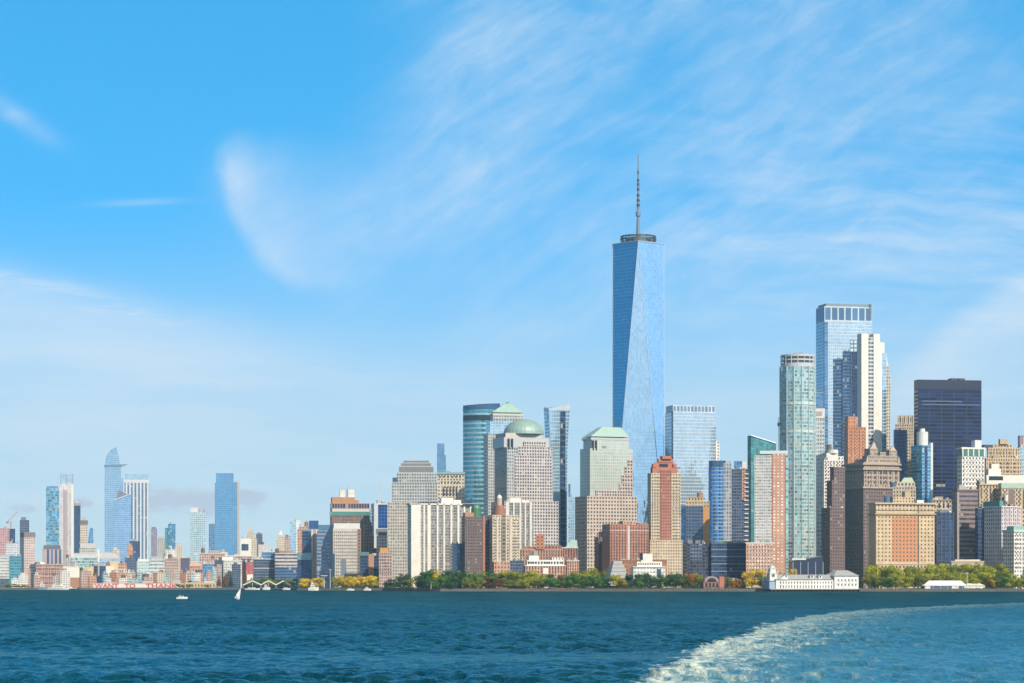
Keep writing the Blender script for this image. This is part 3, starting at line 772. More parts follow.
b.box('crown', 458.5, redc, 462.1, px0=657.5, px1=672, f=6, b=6, roof=redc); b.box('crown', 455.6, redc, 458.6, px0=660, px1=669, f=8, b=8, roof=redc)
for a, c_ in ((653, 656), (673.5, 676.5)): b.box('corner_turret', 463.5, redc, 467.1, px0=a, px1=c_, f=1.5, d=4, roof=redc)
b.box('crown_window', 463.5, GLASSDK, 466.5, px0=659.5, px1=668, f=3.6, d=2)
b.windows(4, 26, 476, 560, WINDK, .4, .45, 651.8, 660); b.windows(4, 26, 476, 560, WINDK, .4, .45, 672, 680.2, limit=200)
b = Building('museum_hall', 'low museum with a grey six-tiered stepped roof among the trees', 600, 600, 634, 2450, 'museum', depth=30)
x0, x1 = b.sx(600), b.sx(633); cx = (x0 + x1) / 2
for k in range(7):
    r = (x1 - x0) / 2 * (1 - k * .105); z0_, z1_ = b.z(586 - k * 3.6) + .3, b.z(586 - (k + 1) * 3.6)
    MB().cyl(cx, 16, r, r * .985, z0_, z1_, 6).build('roof_tier', plain((.46, .47, .48), .5), b.root)
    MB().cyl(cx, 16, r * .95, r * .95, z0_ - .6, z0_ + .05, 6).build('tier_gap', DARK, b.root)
b = Building('brick_building', 'low orange brick wing behind the white waterfront pavilion', 618, 618, 667, 2490, 'brick building', depth=14)
b.box('wall', 560.5, fac('red_wing', (.44, .17, .08), (.12, .09, .08), .3, .4), bay=3.4, flo=4); b.ledge(559.8, RUST, .8, .4)
b = Building('pavilion', 'white waterfront pavilion with a rounded white penthouse', 632.5, 633.5, 665.5, 2450, 'pavilion', rot=8, depth=16)
b.box('wall', 566.5, fac('white_band', (.76, .75, .70), (.25, .28, .3), .7, .35, lite=.1), bay=3, flo=3.6, roof=WHITE)
b.box('upper_floor', 561.5, WHITE, 566.6, px0=637, px1=662, f=2, d=10); b.box('penthouse', 553.5, WHITE, 561.6, px0=641, px1=652.5, f=5, d=8)
round_tower(b, 'drum', 640, 643, 553, GLASSDK, 560, n=10); b.ledge(566.4, WHITE, .7, .6); b.windows(10, 1, 562.5, 565.5, WINDK, .5, .6, 638, 661, f=2)
b.box('entrance_glass', 569, GLASSBL, 577, px0=657, px1=661, f=-.4, d=2)

b = Building('office_tower', 'dark glass block with tan stone corners and an orange flank', 685.5, 685.5, 709.5, 2640, 'office block', depth=16)
b.box('wall', 501, M['tan'], bay=3, flo=3.4); b.box('dark_front', 506, M['slate'], 548, px0=685.8, px1=703, f=-.8, d=3, bay=2.8, flo=3.4)
b.box('orange_flank', 507, ORANGE, 548, px0=703.2, px1=709.5, f=-.8, d=3)
b.box('upper_floor', 497, M['tan'], 501.1, px0=688, px1=703, f=2, d=10); b.tank(700, 497.2, 492.8, 3.2, RUST, cone=False); b.ledge(496.8, TAN, .8, .3, 688, 703, f=2)
b.windows(7, 10, 508, 546, GLASSBL, .5, .5, 687, 702.5, f=-.8)
b = Building('glass_block', 'low black glass block below the tan and orange block', 684, 687, 711, 2590, 'glass block', rot=12)
b.box('wall', 543.5, M['dark'], bay=3, flo=3.6); b.box('mirror_panel', 545, M['slate'], 560, px0=690, px1=702, f=-.3, d=2); b.clutter(543.5, 3, 4, SLATE)
b = Building('glass_block', 'narrow blue glass slab right of the tan tower with the red crown', 680, 680, 690, 2720, 'glass block', depth=14)
b.box('wall', 506, M['blue'], bay=2.6, flo=3.4); b.ledge(505.6, STEEL, .8, .3)
b = Building('glass_tower', 'blue glass tower with a rounded front, left of the slate grey tower', 708.5, 708.5, 732, 2680, 'tower', depth=24)
bl = fac('round_blue_glass', (.20, .34, .56), (.05, .22, .52), .9, .66, .06, .7, .3, .02)
round_tower(b, 'shaft', 708.5, 726, 467, bl, sq=.8); round_tower(b, 'crown', 708.8, 725.7, 460.5, GLASSBL, 467.1, sq=.8)
b.box('side_wing', 463, fac('grey_side', (.44, .46, .50), (.15, .2, .28), .6, .6), None, px0=723.5, px1=731.5, f=1.5, d=18); b.clutter(463, 1, 2)
b = Building('apartment_tower', 'slate grey tower with white balconies down its right edge', 731.5, 731.5, 748.5, 2700, 'apartment tower', depth=20)
b.box('shaft', 469, M['slate'], bay=2.4, flo=3.2); b.box('penthouse', 461, M['blue'], 469.1, px0=734, px1=742, f=2, d=10); b.box('penthouse', 461.6, WHITE, 469.1, px0=743, px1=747, f=3, d=8)
b.box('brick_strip', 468, M['salmon'], 500, px0=742, px1=745.5, f=-.5, d=2)
for k in range(18):
    zc = b.z(474 + k * 4.4); MB().box(b.sx(744.5), b.sx(748.6), -1.4, .1, zc - .6, zc + .5).build('balcony', WHITE, b.root)
b = Building('glass_block', 'wide low dark blue glass block with pale floor lines', 709.5, 711.5, 747.5, 2590, 'glass block', rot=10)
b.box('wall', 543, M['deep'], bay=2.6, flo=3.4)
for y in (549, 556, 563.5, 571): b.ledge(y, plain((.35, .40, .46)), .5, .25, part='floor_line')
b.clutter(543, 4, 8, GREENT, (1, 2)); b.ledge(542.6, SLATE, .8, .3)
b = Building('glass_tower', 'sea-green glass tower with a slanted roof behind the brick and white tower', 747.5, 747.5, 776, 2800, 'tower', depth=26)
m = MB(); W = b.W; z0 = b.z0; xs = b.sx(751)
ring = [(0, 5), (xs, 0), (W, 0), (W, 26), (0, 26)]; tops = [b.z(435.5), b.z(435.5), b.z(443.5), b.z(443.5), b.z(435.5)]
m.frustum([(*p, z0) for p in ring], [(*p, t) for p, t in zip(ring, tops)], 2.8, 3.8, 0, 1); m.build('shaft', [M['sea'], ROOFG], b.root)
MB().tube((xs, -.2, b.z(435.5)), (W, -.2, b.z(443.5)), .8, 5).build('roof_edge', STEEL, b.root)
b = Building('apartment_tower', 'apartment tower half grey-white, half orange brick, under a white roof band', 754.5, 754.5, 788, 2560, 'apartment tower', depth=24)
b.box('white_half', 455.5, fac('white_bands', (.60, .58, .56), (.20, .22, .25), .75, .5, .15, .3, .5, .3), None, px0=754.5, px1=772.4, f=-1, d=20, bay=2.2, flo=2.9)
b.box('brick_half', 453, fac('orange_half', (.60, .30, .19), (.58, .52, .48), .42, .42, .3, 0, .5, .3), None, px0=772.4, px1=788, bay=3.4, flo=3.1)
b.box('roof_band', 450.8, plain((.62, .70, .74)), 454, px0=760, px1=788, f=-.4, d=16); b.box('corner_strip', 455, M['green'], None, px0=785.6, px1=788.4, f=-.7, d=2, flo=3.1)
b.box('seam_strip', 454, BRICK, None, px0=772.1, px1=772.9, f=-1.3, d=2)  # thin brick-coloured strip along the seam of the two halves
b = Building('brick_building', 'lower orange and white brick wing with a white roof rail', 746, 746, 773, 2540, 'brick building', depth=12)
b.box('wall', 543, fac('striped_brick', (.60, .33, .22), (.50, .47, .44), .4, .55, .3, 0, .4, .3), bay=2.6, flo=3.1); b.ledge(542.4, WHITE, 1.2, .4, part='roof_rail'); b.windows(9, 8, 545, 576, WINDK, .3, .4)

# ------------------------------------------------------------------ right: glass cylinder and the towers behind
b = Building('glass_tower', 'rounded pale green glass tower with a white ring crown', 780, 780, 815.5, 2650, 'tower', depth=34)
round_tower(b, 'shaft', 780, 815.5, 366, M['green'], bay=2.4, flo=3.7, sq=.9, n=14)
r = (b.sx(815.5) - b.sx(780)) / 2; cx = (b.sx(815.5) + b.sx(780)) / 2; cy = r * .9
ringm = plain((.58, .60, .62), .4, .2)
for ya, yb_ in ((354, 356), (358.5, 360), (362.5, 366.4)):
    MB().cyl(cx, cy, r * .97, r * .97, b.z(yb_), b.z(ya), 32, sq=.9).build('ring_crown', ringm, b.root)
MB().cyl(cx, cy, r * .80, r * .80, b.z(366), b.z(355), 24, sq=.9).build('drum', plain((.30, .33, .36)), b.root)
for k in range(16):
    a = 2 * math.pi * k / 16; x, y = cx + r * .95 * math.cos(a), cy + r * .86 * math.sin(a)
    MB().tube((x, y, b.z(366)), (x, y, b.z(354)), .5, 5).build('strut', ringm, b.root)
for k in range(14):
    a = 2 * math.pi * k / 14; MB().tube((cx + r * math.cos(a), cy + r * .9 * math.sin(a), b.z0), (cx + r * math.cos(a), cy + r * .9 * math.sin(a), b.z(366)), .7, 5).build('fin', plain((.42, .52, .54), .3, .2), b.root)
b.mast(797, 355, 350, .4); b.box('roof_unit', 351.5, STEEL, 354.2, px0=793, px1=803, f=12, d=8)
for k, py in enumerate((432.5, 404.5)): MB().cyl(cx, cy, r * 1.012, r * 1.012, b.z(py), b.z(py - 3), 32, sq=.9).build('floor_band', plain((.55, .66, .64), .4), b.root)
b.box('hoist_mast', 416, STEEL, 470, px0=778.3, px1=778.9, f=18, d=.6); b.box('hoist_cab', 421.5, plain((.50, .06, .05)), 425, px0=777.4, px1=779.6, f=17, d=2.5)
b = Building('glass_block', 'low navy glass block with a rising roofline at the foot of the green tower', 791.5, 793, 823, 2500, 'glass block', rot=8)
m = MB(); W = b.W; ring = [(0, 0), (W, 0), (W, 18), (0, 18)]; tt_ = [b.z(561), b.z(556), b.z(556), b.z(561)]
m.frustum([(*p, b.z0) for p in ring], [(*p, t) for p, t in zip(ring, tt_)], 3, 30, 0, 1); m.build('wall', [NAVY, ROOFG], b.root)
b.piers(5, 562, None, plain((.30, .36, .44)), .6, .4); b.box('canopy', 558.2, PALE, 560, px0=792, px1=806, f=-1, d=8)

b = Building('skyscraper', 'tall pale blue glass skyscraper with dark crown panels, behind the white tower', 816, 824.5, 872, 3160, 'skyscraper', rot=13)
b.box('shaft', 321, pw, bay=2.6, flo=4.0); b.box('crown', 306, fac('crown_panels', (.50, .60, .68), (.10, .20, .34), .80, .82, .12, .5, .1, 0), 321.1, bay=9, flo=15)
b.box('crown_rim', 303.3, plain((.22, .30, .38), .4, .3), 306.1, px0=826, px1=871, f=1, b=1, bay=3); b.box('corner_fin', 303, SLATE, 318, px0=869.6, px1=871.6, f=-.4, d=4)
b.box('flank', 322, M['blue'], None, px0=824.5, px1=828, f=-.4, d=3)
b = Building('glass_block', 'narrow bright blue glass slab between the green and the pale blue towers', 813, 813, 823, 2960, 'glass block', depth=14)
b.box('wall', 393, M['blue'], bay=3, flo=4); b.ledge(392.4, STEEL, 1, .3)
b = Building('apartment_tower', 'thin white lattice tower standing beside the green glass tower', 814.5, 814.5, 824.6, 2900, 'apartment tower', depth=14)
b.box('wall', 418, fac('white_lattice', (.66, .67, .66), (.20, .30, .36), .62, .6, lite=.2), bay=3, flo=4.4); b.box('crown', 408.5, WHITE, 418.2, f=-.4, b=-.2, l=-.3); b.box('crown_louvre', 411.5, plain((.45, .42, .38)), 415.5, px0=816, px1=822, f=-.7, d=1.5)
b = Building('glass_tower', 'dark blue glass tower stepping up in three slabs', 833, 833, 861, 3050, 'tower', depth=30)
dkb = fac('dark_banded_glass', (.10, .18, .28), (.03, .10, .22), .9, .64, .06, .6, .3, .05)
b.box('shaft', 359, dkb, None, px0=833, px1=843, f=3, bay=2.4, flo=4); b.box('shaft', 351, dkb, None, px0=842.5, px1=851, f=1.5, bay=2.4, flo=4); b.box('shaft', 352, M['deep'], None, px0=851.2, px1=861, f=0, bay=2.4, flo=4)
b.box('steel_frame', 340, fac('open_frame', (.16, .18, .22), (.42, .58, .70), .72, .7, .3, 0, .1, 0), 352.1, px0=850, px1=861, f=1, d=12, bay=4, flo=5); b.ledge(358.4, STEEL, .8, .2, 833, 842, f=3)
b = Building('office_tower', 'tall white tower with a dark centre line of windows and a notched top', 857, 861.5, 882, 2960, 'tower', rot=16)
wt = fac('white_pier', (.74, .75, .74), (.62, .66, .68), .3, .4, .4, 0, .1, .0)
b.box('wall', 345, wt, bay=3, flo=4.2, roof=WHITE)
b.box('pier', 333.5, WHITE, None, px0=861.5, px1=868.2, f=-1, d=12); b.box('pier', 333.5, WHITE, None, px0=873.6, px1=880, f=-1, d=12)
b.box('window_line', 337, fac('window_line', (.55, .58, .6), (.06, .10, .16), .8, .55), None, px0=868.4, px1=873.4, f=-.3, d=3, bay=3, flo=4.4); b.box('roof_unit', 337.5, GREENT, 341, px0=869.5, px1=872.5, f=2, d=4)
b.box('side_wing', 352, M['pblue'], None, px0=880.2, px1=886.5, f=3, d=16); b.box('roof_step', 341.5, WHITE, 352.2, px0=880, px1=884.5, f=3, d=12)
b = Building('skyscraper', 'slender cream spired tower just showing behind the white tower', 884, 884, 890.5, 3200, 'skyscraper', depth=14)
b.box('wall', 376, M['cream'], bay=2.6, flo=4); b.box('setback', 366, M['cream'], 376.1, px0=884.5, px1=889, f=2, d=9); b.frust('spire', 366, 356, PALE, (885, 888.4, 3, 9), (886.5, 886.9, 5.8, 6.2))
b = Building('brick_building', 'orange brick tower with a square upper stage in front of the dark glass tower', 844.5, 848, 866, 2850, 'brick building', rot=14)
ob = fac('orange_brick_tower', (.56, .22, .09), (.22, .12, .08), .4, .45)
b.box('wall', 427.5, ob, bay=3, flo=3.6, roof=RUST); b.box('upper_stage', 416.5, ob, 427.7, px0=848, px1=858, f=1, d=10, bay=3, roof=RUST); b.ledge(427, RUST, .9, .3); b.windows(4, 12, 430, 468, WINBR, .3, .4, 849, 865)

b = Building('skyscraper', 'navy blue boxy office tower standing clear on the right', 914, 918, 981.5, 2900, 'skyscraper', rot=10)
b.box('shaft', 389.5, M['navy'], bay=10, flo=4.2); b.box('crown', 379.5, plain((.012, .022, .065), .4, 0, .1), 389, px0=918, bay=10)
b.box('louvre_line', 388.9, DARK, 389.6, f=.6, b=.6, l=.4)
for y, p1 in ((400.5, 962), (403.8, 980)): b.box('bright_floor', y, plain((.14, .17, .26), .3), y + .9, px0=922, px1=p1, f=-.15, d=1)
for px in (929, 941.5, 954, 966.5): b.box('fine_pier', 389.6, plain((.03, .04, .10), .5), None, px0=px, px1=px + .5, f=-.25, d=.5)
for a, c_ in ((951.5, 957.5), (959, 965)): b.box('roof_unit', 376.6, plain((.07, .08, .12)), 379.6, px0=a, px1=c_, f=14, d=12)
b = Building('office_tower', 'beige masonry tower with a slotted crown, left of the navy tower', 895, 895, 915.5, 3010, 'tower', depth=20)
b.box('wall', 424, M['beige'], bay=2.6, flo=3.6); b.box('crown', 415.5, M['beige'], 424.1, px0=897, px1=914, f=2, d=14, bay=2.4, flo=9); b.piers(5, 415, 430, plain((.62, .52, .38)), 1.4, .5, 897.5, 913.5, f=1.5)
b = Building('glass_block', 'dark blue glass slab in front of the beige slotted tower', 893.5, 893.5, 907, 2930, 'glass block', depth=14)
b.box('wall', 430.5, M['deep'], bay=2.6, flo=3.8); b.ledge(430, SLATE, .8, .2)
b = Building('glass_tower', 'slim bright teal glass tower with a white drum on its roof', 911, 922, 932.5, 2700, 'tower', rot=26)
b.box('shaft', 445, fac('bright_teal_glass', (.25, .42, .56), (.05, .30, .50), .9, .72, .05, .7, .25, .04), bay=2.4, flo=3.6); b.box('corner_pier', 442.5, PALE, None, px0=930.8, px1=933, f=-.4, d=3); b.box('window_line', 446, M['deep'], None, px0=925, px1=927.4, f=-.4, d=2)
x0, x1 = b.sx(921.5), b.sx(931); m = MB(); m.cyl((x0 + x1) / 2, 7, (x1 - x0) / 2, (x1 - x0) / 2, b.z(445), b.z(431.5), 18); m.build('roof_drum', plain((.70, .70, .70), .5), b.root)
MB().cyl((x0 + x1) / 2, 7, 3, 2.6, b.z(431.6), b.z(428.2), 12).build('drum_cap', WHITE, b.root)

b = Building('apartment_tower', 'white tower with a round white roof tank and reddish windows', 822.5, 824, 844, 2800, 'apartment tower', rot=10)
b.box('wall', 460, M['white'], bay=3, flo=3.6); b.box('upper_floor', 453, WHITE, 460.2, px0=826.5, px1=838, f=2, d=10); round_tower(b, 'roof_tank', 827, 838, 449.5, WHITE, 453.1, n=14)
b.tank(829, 450, 443.5, 2.8, plain((.16, .12, .13))); b.windows(5, 12, 461.5, 505, plain((.22, .09, .09), .4), .36, .45, 824.5, 843.5); b.box('upper_floor', 456, M['white'], 460.2, px0=838, px1=843.5, f=3, d=8)
b = Building('office_block', 'dark mauve stepped block left of the ornate brown tower', 821.5, 830, 845, 2690, 'office block', rot=20)
b.box('wall', 507.5, M['purple'], bay=2.8, flo=3.4); b.box('setback', 480, M['purple'], 507.7, px0=832, px1=845, f=2, d=12); b.box('setback', 467, M['purple'], 480.2, px0=834, px1=845, f=4, d=9); b.ledge(466.5, RUST, .8, .2, 834, 845, f=4)
b = Building('office_tower', 'ornate brown masonry tower with pinnacles and a broad dark flank', 842.5, 863.5, 900, 2700, 'tower', rot=22)
orn = fac('ornate_brown', (.44, .35, .27), (.08, .07, .09), .45, .55)
b.box('wall', 487.5, fac('shaded_brown', (.19, .135, .13), (.06, .06, .09), .45, .5), bay=3, flo=3.6)  # wall colour darkened to deepen the shaded flank
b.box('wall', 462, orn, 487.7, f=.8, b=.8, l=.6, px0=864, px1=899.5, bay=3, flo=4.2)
oc = plain((.44, .36, .29), .8, 0, .5, .5)
for y in (463, 468, 486.5): b.ledge(y, oc, 1.8, 1.1)
for a, c_, y0_, y1_ in ((868, 898, 455, 462.2), (870, 878, 448, 455.2), (880, 886, 451.5, 455.2), (889.5, 897, 449.5, 455.2)): b.box('attic', y0_, orn, y1_, px0=a, px1=c_, f=3, d=12, bay=2.4)
b.frust('pinnacle', 448, 441.5, oc, (871, 877, 4, 11), (873.6, 874.4, 7, 8)); b.frust('pinnacle', 449.5, 445, oc, (890, 896, 4, 11), (892.8, 893.4, 7, 8))
for px in (867.5, 899): b.frust('pinnacle', 462, 456, oc, (px - 1.3, px + 1.3, .5, 3.6), (px - .2, px + .2, 1.9, 2.2))
b.frust('flank_roof', 463, 457.5, SLATE, (866, 870, 12, b.D - 1), (867, 869, 16, b.D - 6))
b.piers(7, 470, 486, oc, 1.2, .6, 867, 898.5, f=.8); b.windows(10, 3, 470, 485, WINDK, .4, .55, 867.5, 898, f=.75)
b = Building('office_building', 'small tan building with a pale green roof behind the tan and orange office block', 893, 893, 916, 2560, 'office building', depth=14)
b.box('wall', 486.5, M['beige'], bay=2.8, flo=3.6); b.box('upper_floor', 482, M['cream'], 486.7, px0=897, px1=915, f=3, d=9); b.frust('roof', 482, 477.5, plain((.42, .56, .36)), (901, 914, 3, 12), (904, 912, 6, 9)); b.tank(888.5 + 4, 487, 482, 2.4, plain((.03, .12, .25)), cone=False)
b = Building('office_building', 'broad tan stone office block with an orange brick centre panel above the park trees', 868.5, 876, 934.5, 2490, 'office building', rot=14)
wh = fac('tan_front', (.64, .47, .27), (.56, .41, .24), .2, .2, .5, 0, .1, 0)
b.box('wall', 512.5, wh, roof=TAN); b.box('attic', 502.5, wh, 512.4, f=.2, b=.2, l=.1, roof=TAN)
b.ledge(513.2, plain((.42, .32, .20)), 1.3, 1.3); b.ledge(502.6, plain((.60, .46, .28)), 1.4, 1.2); b.ledge(509.3, TAN, .6, .6, part='string_course'); b.ledge(563.5, plain((.60, .48, .32)), .8, .5, part='string_course')
b.box('centre_panel', 516.5, plain((.60, .26, .11), .8, 0, .3, .8), 561.5, px0=892, px1=918, f=-.12, d=1); MB().box(b.sx(918.1), b.sx(918.7), -.45, 0, b.z0, b.z(503)).build('gap_strip', DARK, b.root)  # dark strip stands in for the thin vertical gap in the front
wtan = plain((.12, .09, .08), .2, .1, .3, .08)
b.windows(16, 2, 503.6, 511.5, wtan, .42, .6, 877, 934, f=.2, limit=32)
b.windows(16, 12, 515, 562, wtan, .34, .40, 877, 934, f=-.13, limit=100); b.windows(16, 3, 564.5, 578, wtan, .42, .55, 877, 934, limit=100)
b.box('penthouse', 496.5, M['tan'], 502.5, px0=893, px1=914, f=4, d=14); b.box('penthouse', 491, TAN, 496.6, px0=905, px1=911, f=5, d=8); b.box('penthouse', 499.5, PALE, 502.5, px0=917, px1=924, f=4, d=8)
b.tank(887, 502.6, 496, 3.0, plain((.04, .16, .30)), cone=False)
b = Building('office_building', 'tan stone building with a carved top floor behind the stand-in shade slab', 932.5, 932.5, 955, 2590, 'office building', depth=16)
b.box('wall', 500, M['cream'], bay=3, flo=4.2); b.ledge(499.6, TAN, 1, .8); b.ledge(511, TAN, .8, .6, part='string_course'); b.windows(5, 1, 501.5, 510, WINDK, .4, .6); b.box('roof_unit', 496.5, plain((.45, .36, .25)), 500.1, px0=935, px1=943, f=3, d=7)
b = Building('office_block', 'dark slate blue slab standing in for the shaded lower part of the tan building', 935.5, 937, 953.5, 2520, 'office block', rot=10)  # added slab; its dark colour takes the place of shade on the building behind
b.box('wall', 512.5, M['deep'], bay=3, flo=3.8); b.piers(5, 512, None, plain((.05, .07, .13)), 1, .4); b.box('roof_unit', 509.5, SLATE, 512.6, px0=941, px1=949, f=3, d=8)  # wall, piers and roof unit belong to the added shade slab
b = Building('office_tower', 'white tower with a green glass band under its roof, right of the navy tower', 957, 962, 984.5, 2640, 'tower', rot=18)
b.box('wall', 456, M['white'], bay=3.6, flo=4.4); b.box('crown', 448.8, plain((.08, .26, .22), .25, .3), 456.1, f=-.3, b=.3, l=.2); b.ledge(447.2, WHITE, 1.8, .8); b.piers(5, 448.8, 456, WHITE, 1.2, .5, 962.5, 984, f=-.3)
b.box('penthouse', 439.5, PALE, 447.3, px0=975, px1=981.5, f=5, d=8); b.windows(6, 9, 458, 498, plain((.34, .29, .29), .3), .5, .3, 963, 983.5)
b = Building('office_tower', 'brown banded slab standing in for the shaded lower half of the white tower', 951.5, 957.5, 978, 2530, 'tower', rot=16)  # separate slab built where the white tower's lower half lies in shade
bb = fac('shade_slab_bands', (.24, .18, .17), (.08, .07, .09), 1.0, .45, .2, .2, .3, .05)
b.box('wall', 489.5, bb, bay=3, flo=4.4); b.ledge(489.2, RUST, .9, .5); b.box('flank_fin', 492, plain((.34, .30, .30)), None, px0=957.2, px1=959.2, f=-.6, d=4); b.clutter(489.4, 2, 6)
b = Building('office_block', 'thin dark blue slab between the stand-in brown banded slab and the lilac-grey corner building', 976.5, 978, 985.5, 2510, 'office block', rot=10)
b.box('wall', 508.5, M['deep'], bay=3, flo=3.8); b.ledge(508, SLATE, .8, .3)
b = Building('office_tower', 'large tan tower rising in square steps at the right edge', 983, 986, 1022, 2800, 'tower', rot=10)
b.box('wall', 458, M['tan'], bay=2.8, flo=4); b.box('setback', 447.5, M['tan'], 458.2, px0=988, px1=1020, f=3, b=3, bay=2.8); b.box('setback', 443.5, M['tan'], 447.7, px0=994, px1=1012, f=5, b=5); b.box('setback', 438.8, TAN, 443.7, px0=998.5, px1=1006.5, f=7, b=7)
b.box('roof_unit', 444.5, DARK, 447.6, px0=984, px1=993, f=4, d=10); b.windows(9, 5, 450, 456.5, WINBR, .35, .6, 990, 1019, f=2.95); b.windows(9, 5, 461, 482, WINBR, .35, .55, 988, 1020)
b = Building('office_block', 'white cubic block with a dark ribbon window in front of the stepped tan tower', 985, 986.5, 1030, 2680, 'office block', rot=8)
b.box('wall', 475, WHITE, 520, roof=WHITE); b.box('ribbon_window', 476.2, GLASSDK, 480.2, px0=989, px1=1003, f=-.15, d=1); b.box('penthouse', 468.5, WHITE, 475.1, px0=988.5, px1=1001, f=3, d=10); b.box('penthouse', 463.5, WHITE, 468.6, px0=991.5, px1=999.5, f=4, d=8); b.box('lower_wall', 520, M['tan'], None)
b = Building('office_building', 'tan stone building with blind upper bays beside the green-roofed one', 977, 979.5, 1001.5, 2610, 'office building', rot=10)
b.box('wall', 484.5, M['tan'], bay=3.4, flo=4.4); b.ledge(484, TAN, 1, .7); b.box('roof_unit', 480, plain((.34, .28, .24)), 484.6, px0=979, px1=984, f=3, d=7); b.windows(5, 5, 487, 508, WINBR, .36, .5); b.ledge(503, TAN, .8, .5, part='string_course')
b = Building('office_building', 'tan building with a mint green roof edge at the right edge', 1000, 1001.5, 1032, 2600, 'office building', rot=10)
b.box('wall', 488, M['tan'], bay=3.4, flo=4.4); b.box('roof', 483, plain((.38, .55, .46)), 488.1, f=-.5, b=-.2, l=-.3, roof=COPPER); b.box('shadow_patch', 489, plain((.20, .15, .13)), 505, px0=1008.5, px1=1014.5, f=-.15, d=1); b.tank(1006, 501, 495, 2.0, WHITE, cone=False, y=-3); b.windows(5, 4, 490, 508, WINBR, .36, .5, 1002.5, 1026)  # dark flat panel paints the shadow patch on the wall
b = Building('office_building', 'corner building with a lilac-grey flank, white front and teal roof', 984, 1001.5, 1021, 2490, 'office building', rot=34)
b.box('wall', 506, fac('lilac_white', (.56, .53, .55), (.14, .13, .18), .42, .5), bay=3, flo=3.8); b.box('roof', 501, TEALROOF, 506.1, f=2, b=-.6, l=-.6, px1=1003.5, roof=TEALROOF); b.ledge(506, WHITE, 1, .6); b.windows(4, 10, 508, 550, plain((.45, .16, .14), .4), .34, .45, 1003, 1020); b.mast(991 + 10, 501, 496, .3)
b = Building('office_building', 'white corner building with a pale green roof edge above the park trees', 1003, 1014, 1046, 2450, 'office building', rot=26)
b.box('wall', 530, M['white'], bay=3.2, flo=3.8); b.ledge(529.6, plain((.45, .64, .56)), 2.4, .7, part='roof_edge'); b.box('attic', 526, COPPER, 529.5, f=3, b=3, l=2); b.windows(9, 8, 532, 570, plain((.22, .14, .14), .3), .36, .5, 1015, 1044)
b = Building('office_tower', 'dark red tower fragment rising at the far right edge', 1018.5, 1019.5, 1034, 2900, 'tower', rot=8)
b.box('wall', 447, M['pblue'], bay=3, flo=4); b.box('crown', 435.5, fac('maroon_crown', (.30, .18, .24), (.50, .45, .50), .4, .8), 447.1, f=.5, b=1, l=.5, bay=3.4, flo=10)
b = Building('terrace_building', 'low wide cream stone building rising from the park trees', 951.5, 951.5, 984, 2480, 'building', depth=16)
b.box('wall', 561.5, plain((.60, .50, .34)), None, roof=CREAM); b.ledge(561, CREAM, .8, .4); b.box('attic', 559.5, CREAM, 561.6, px0=955, px1=980, f=3, d=8)

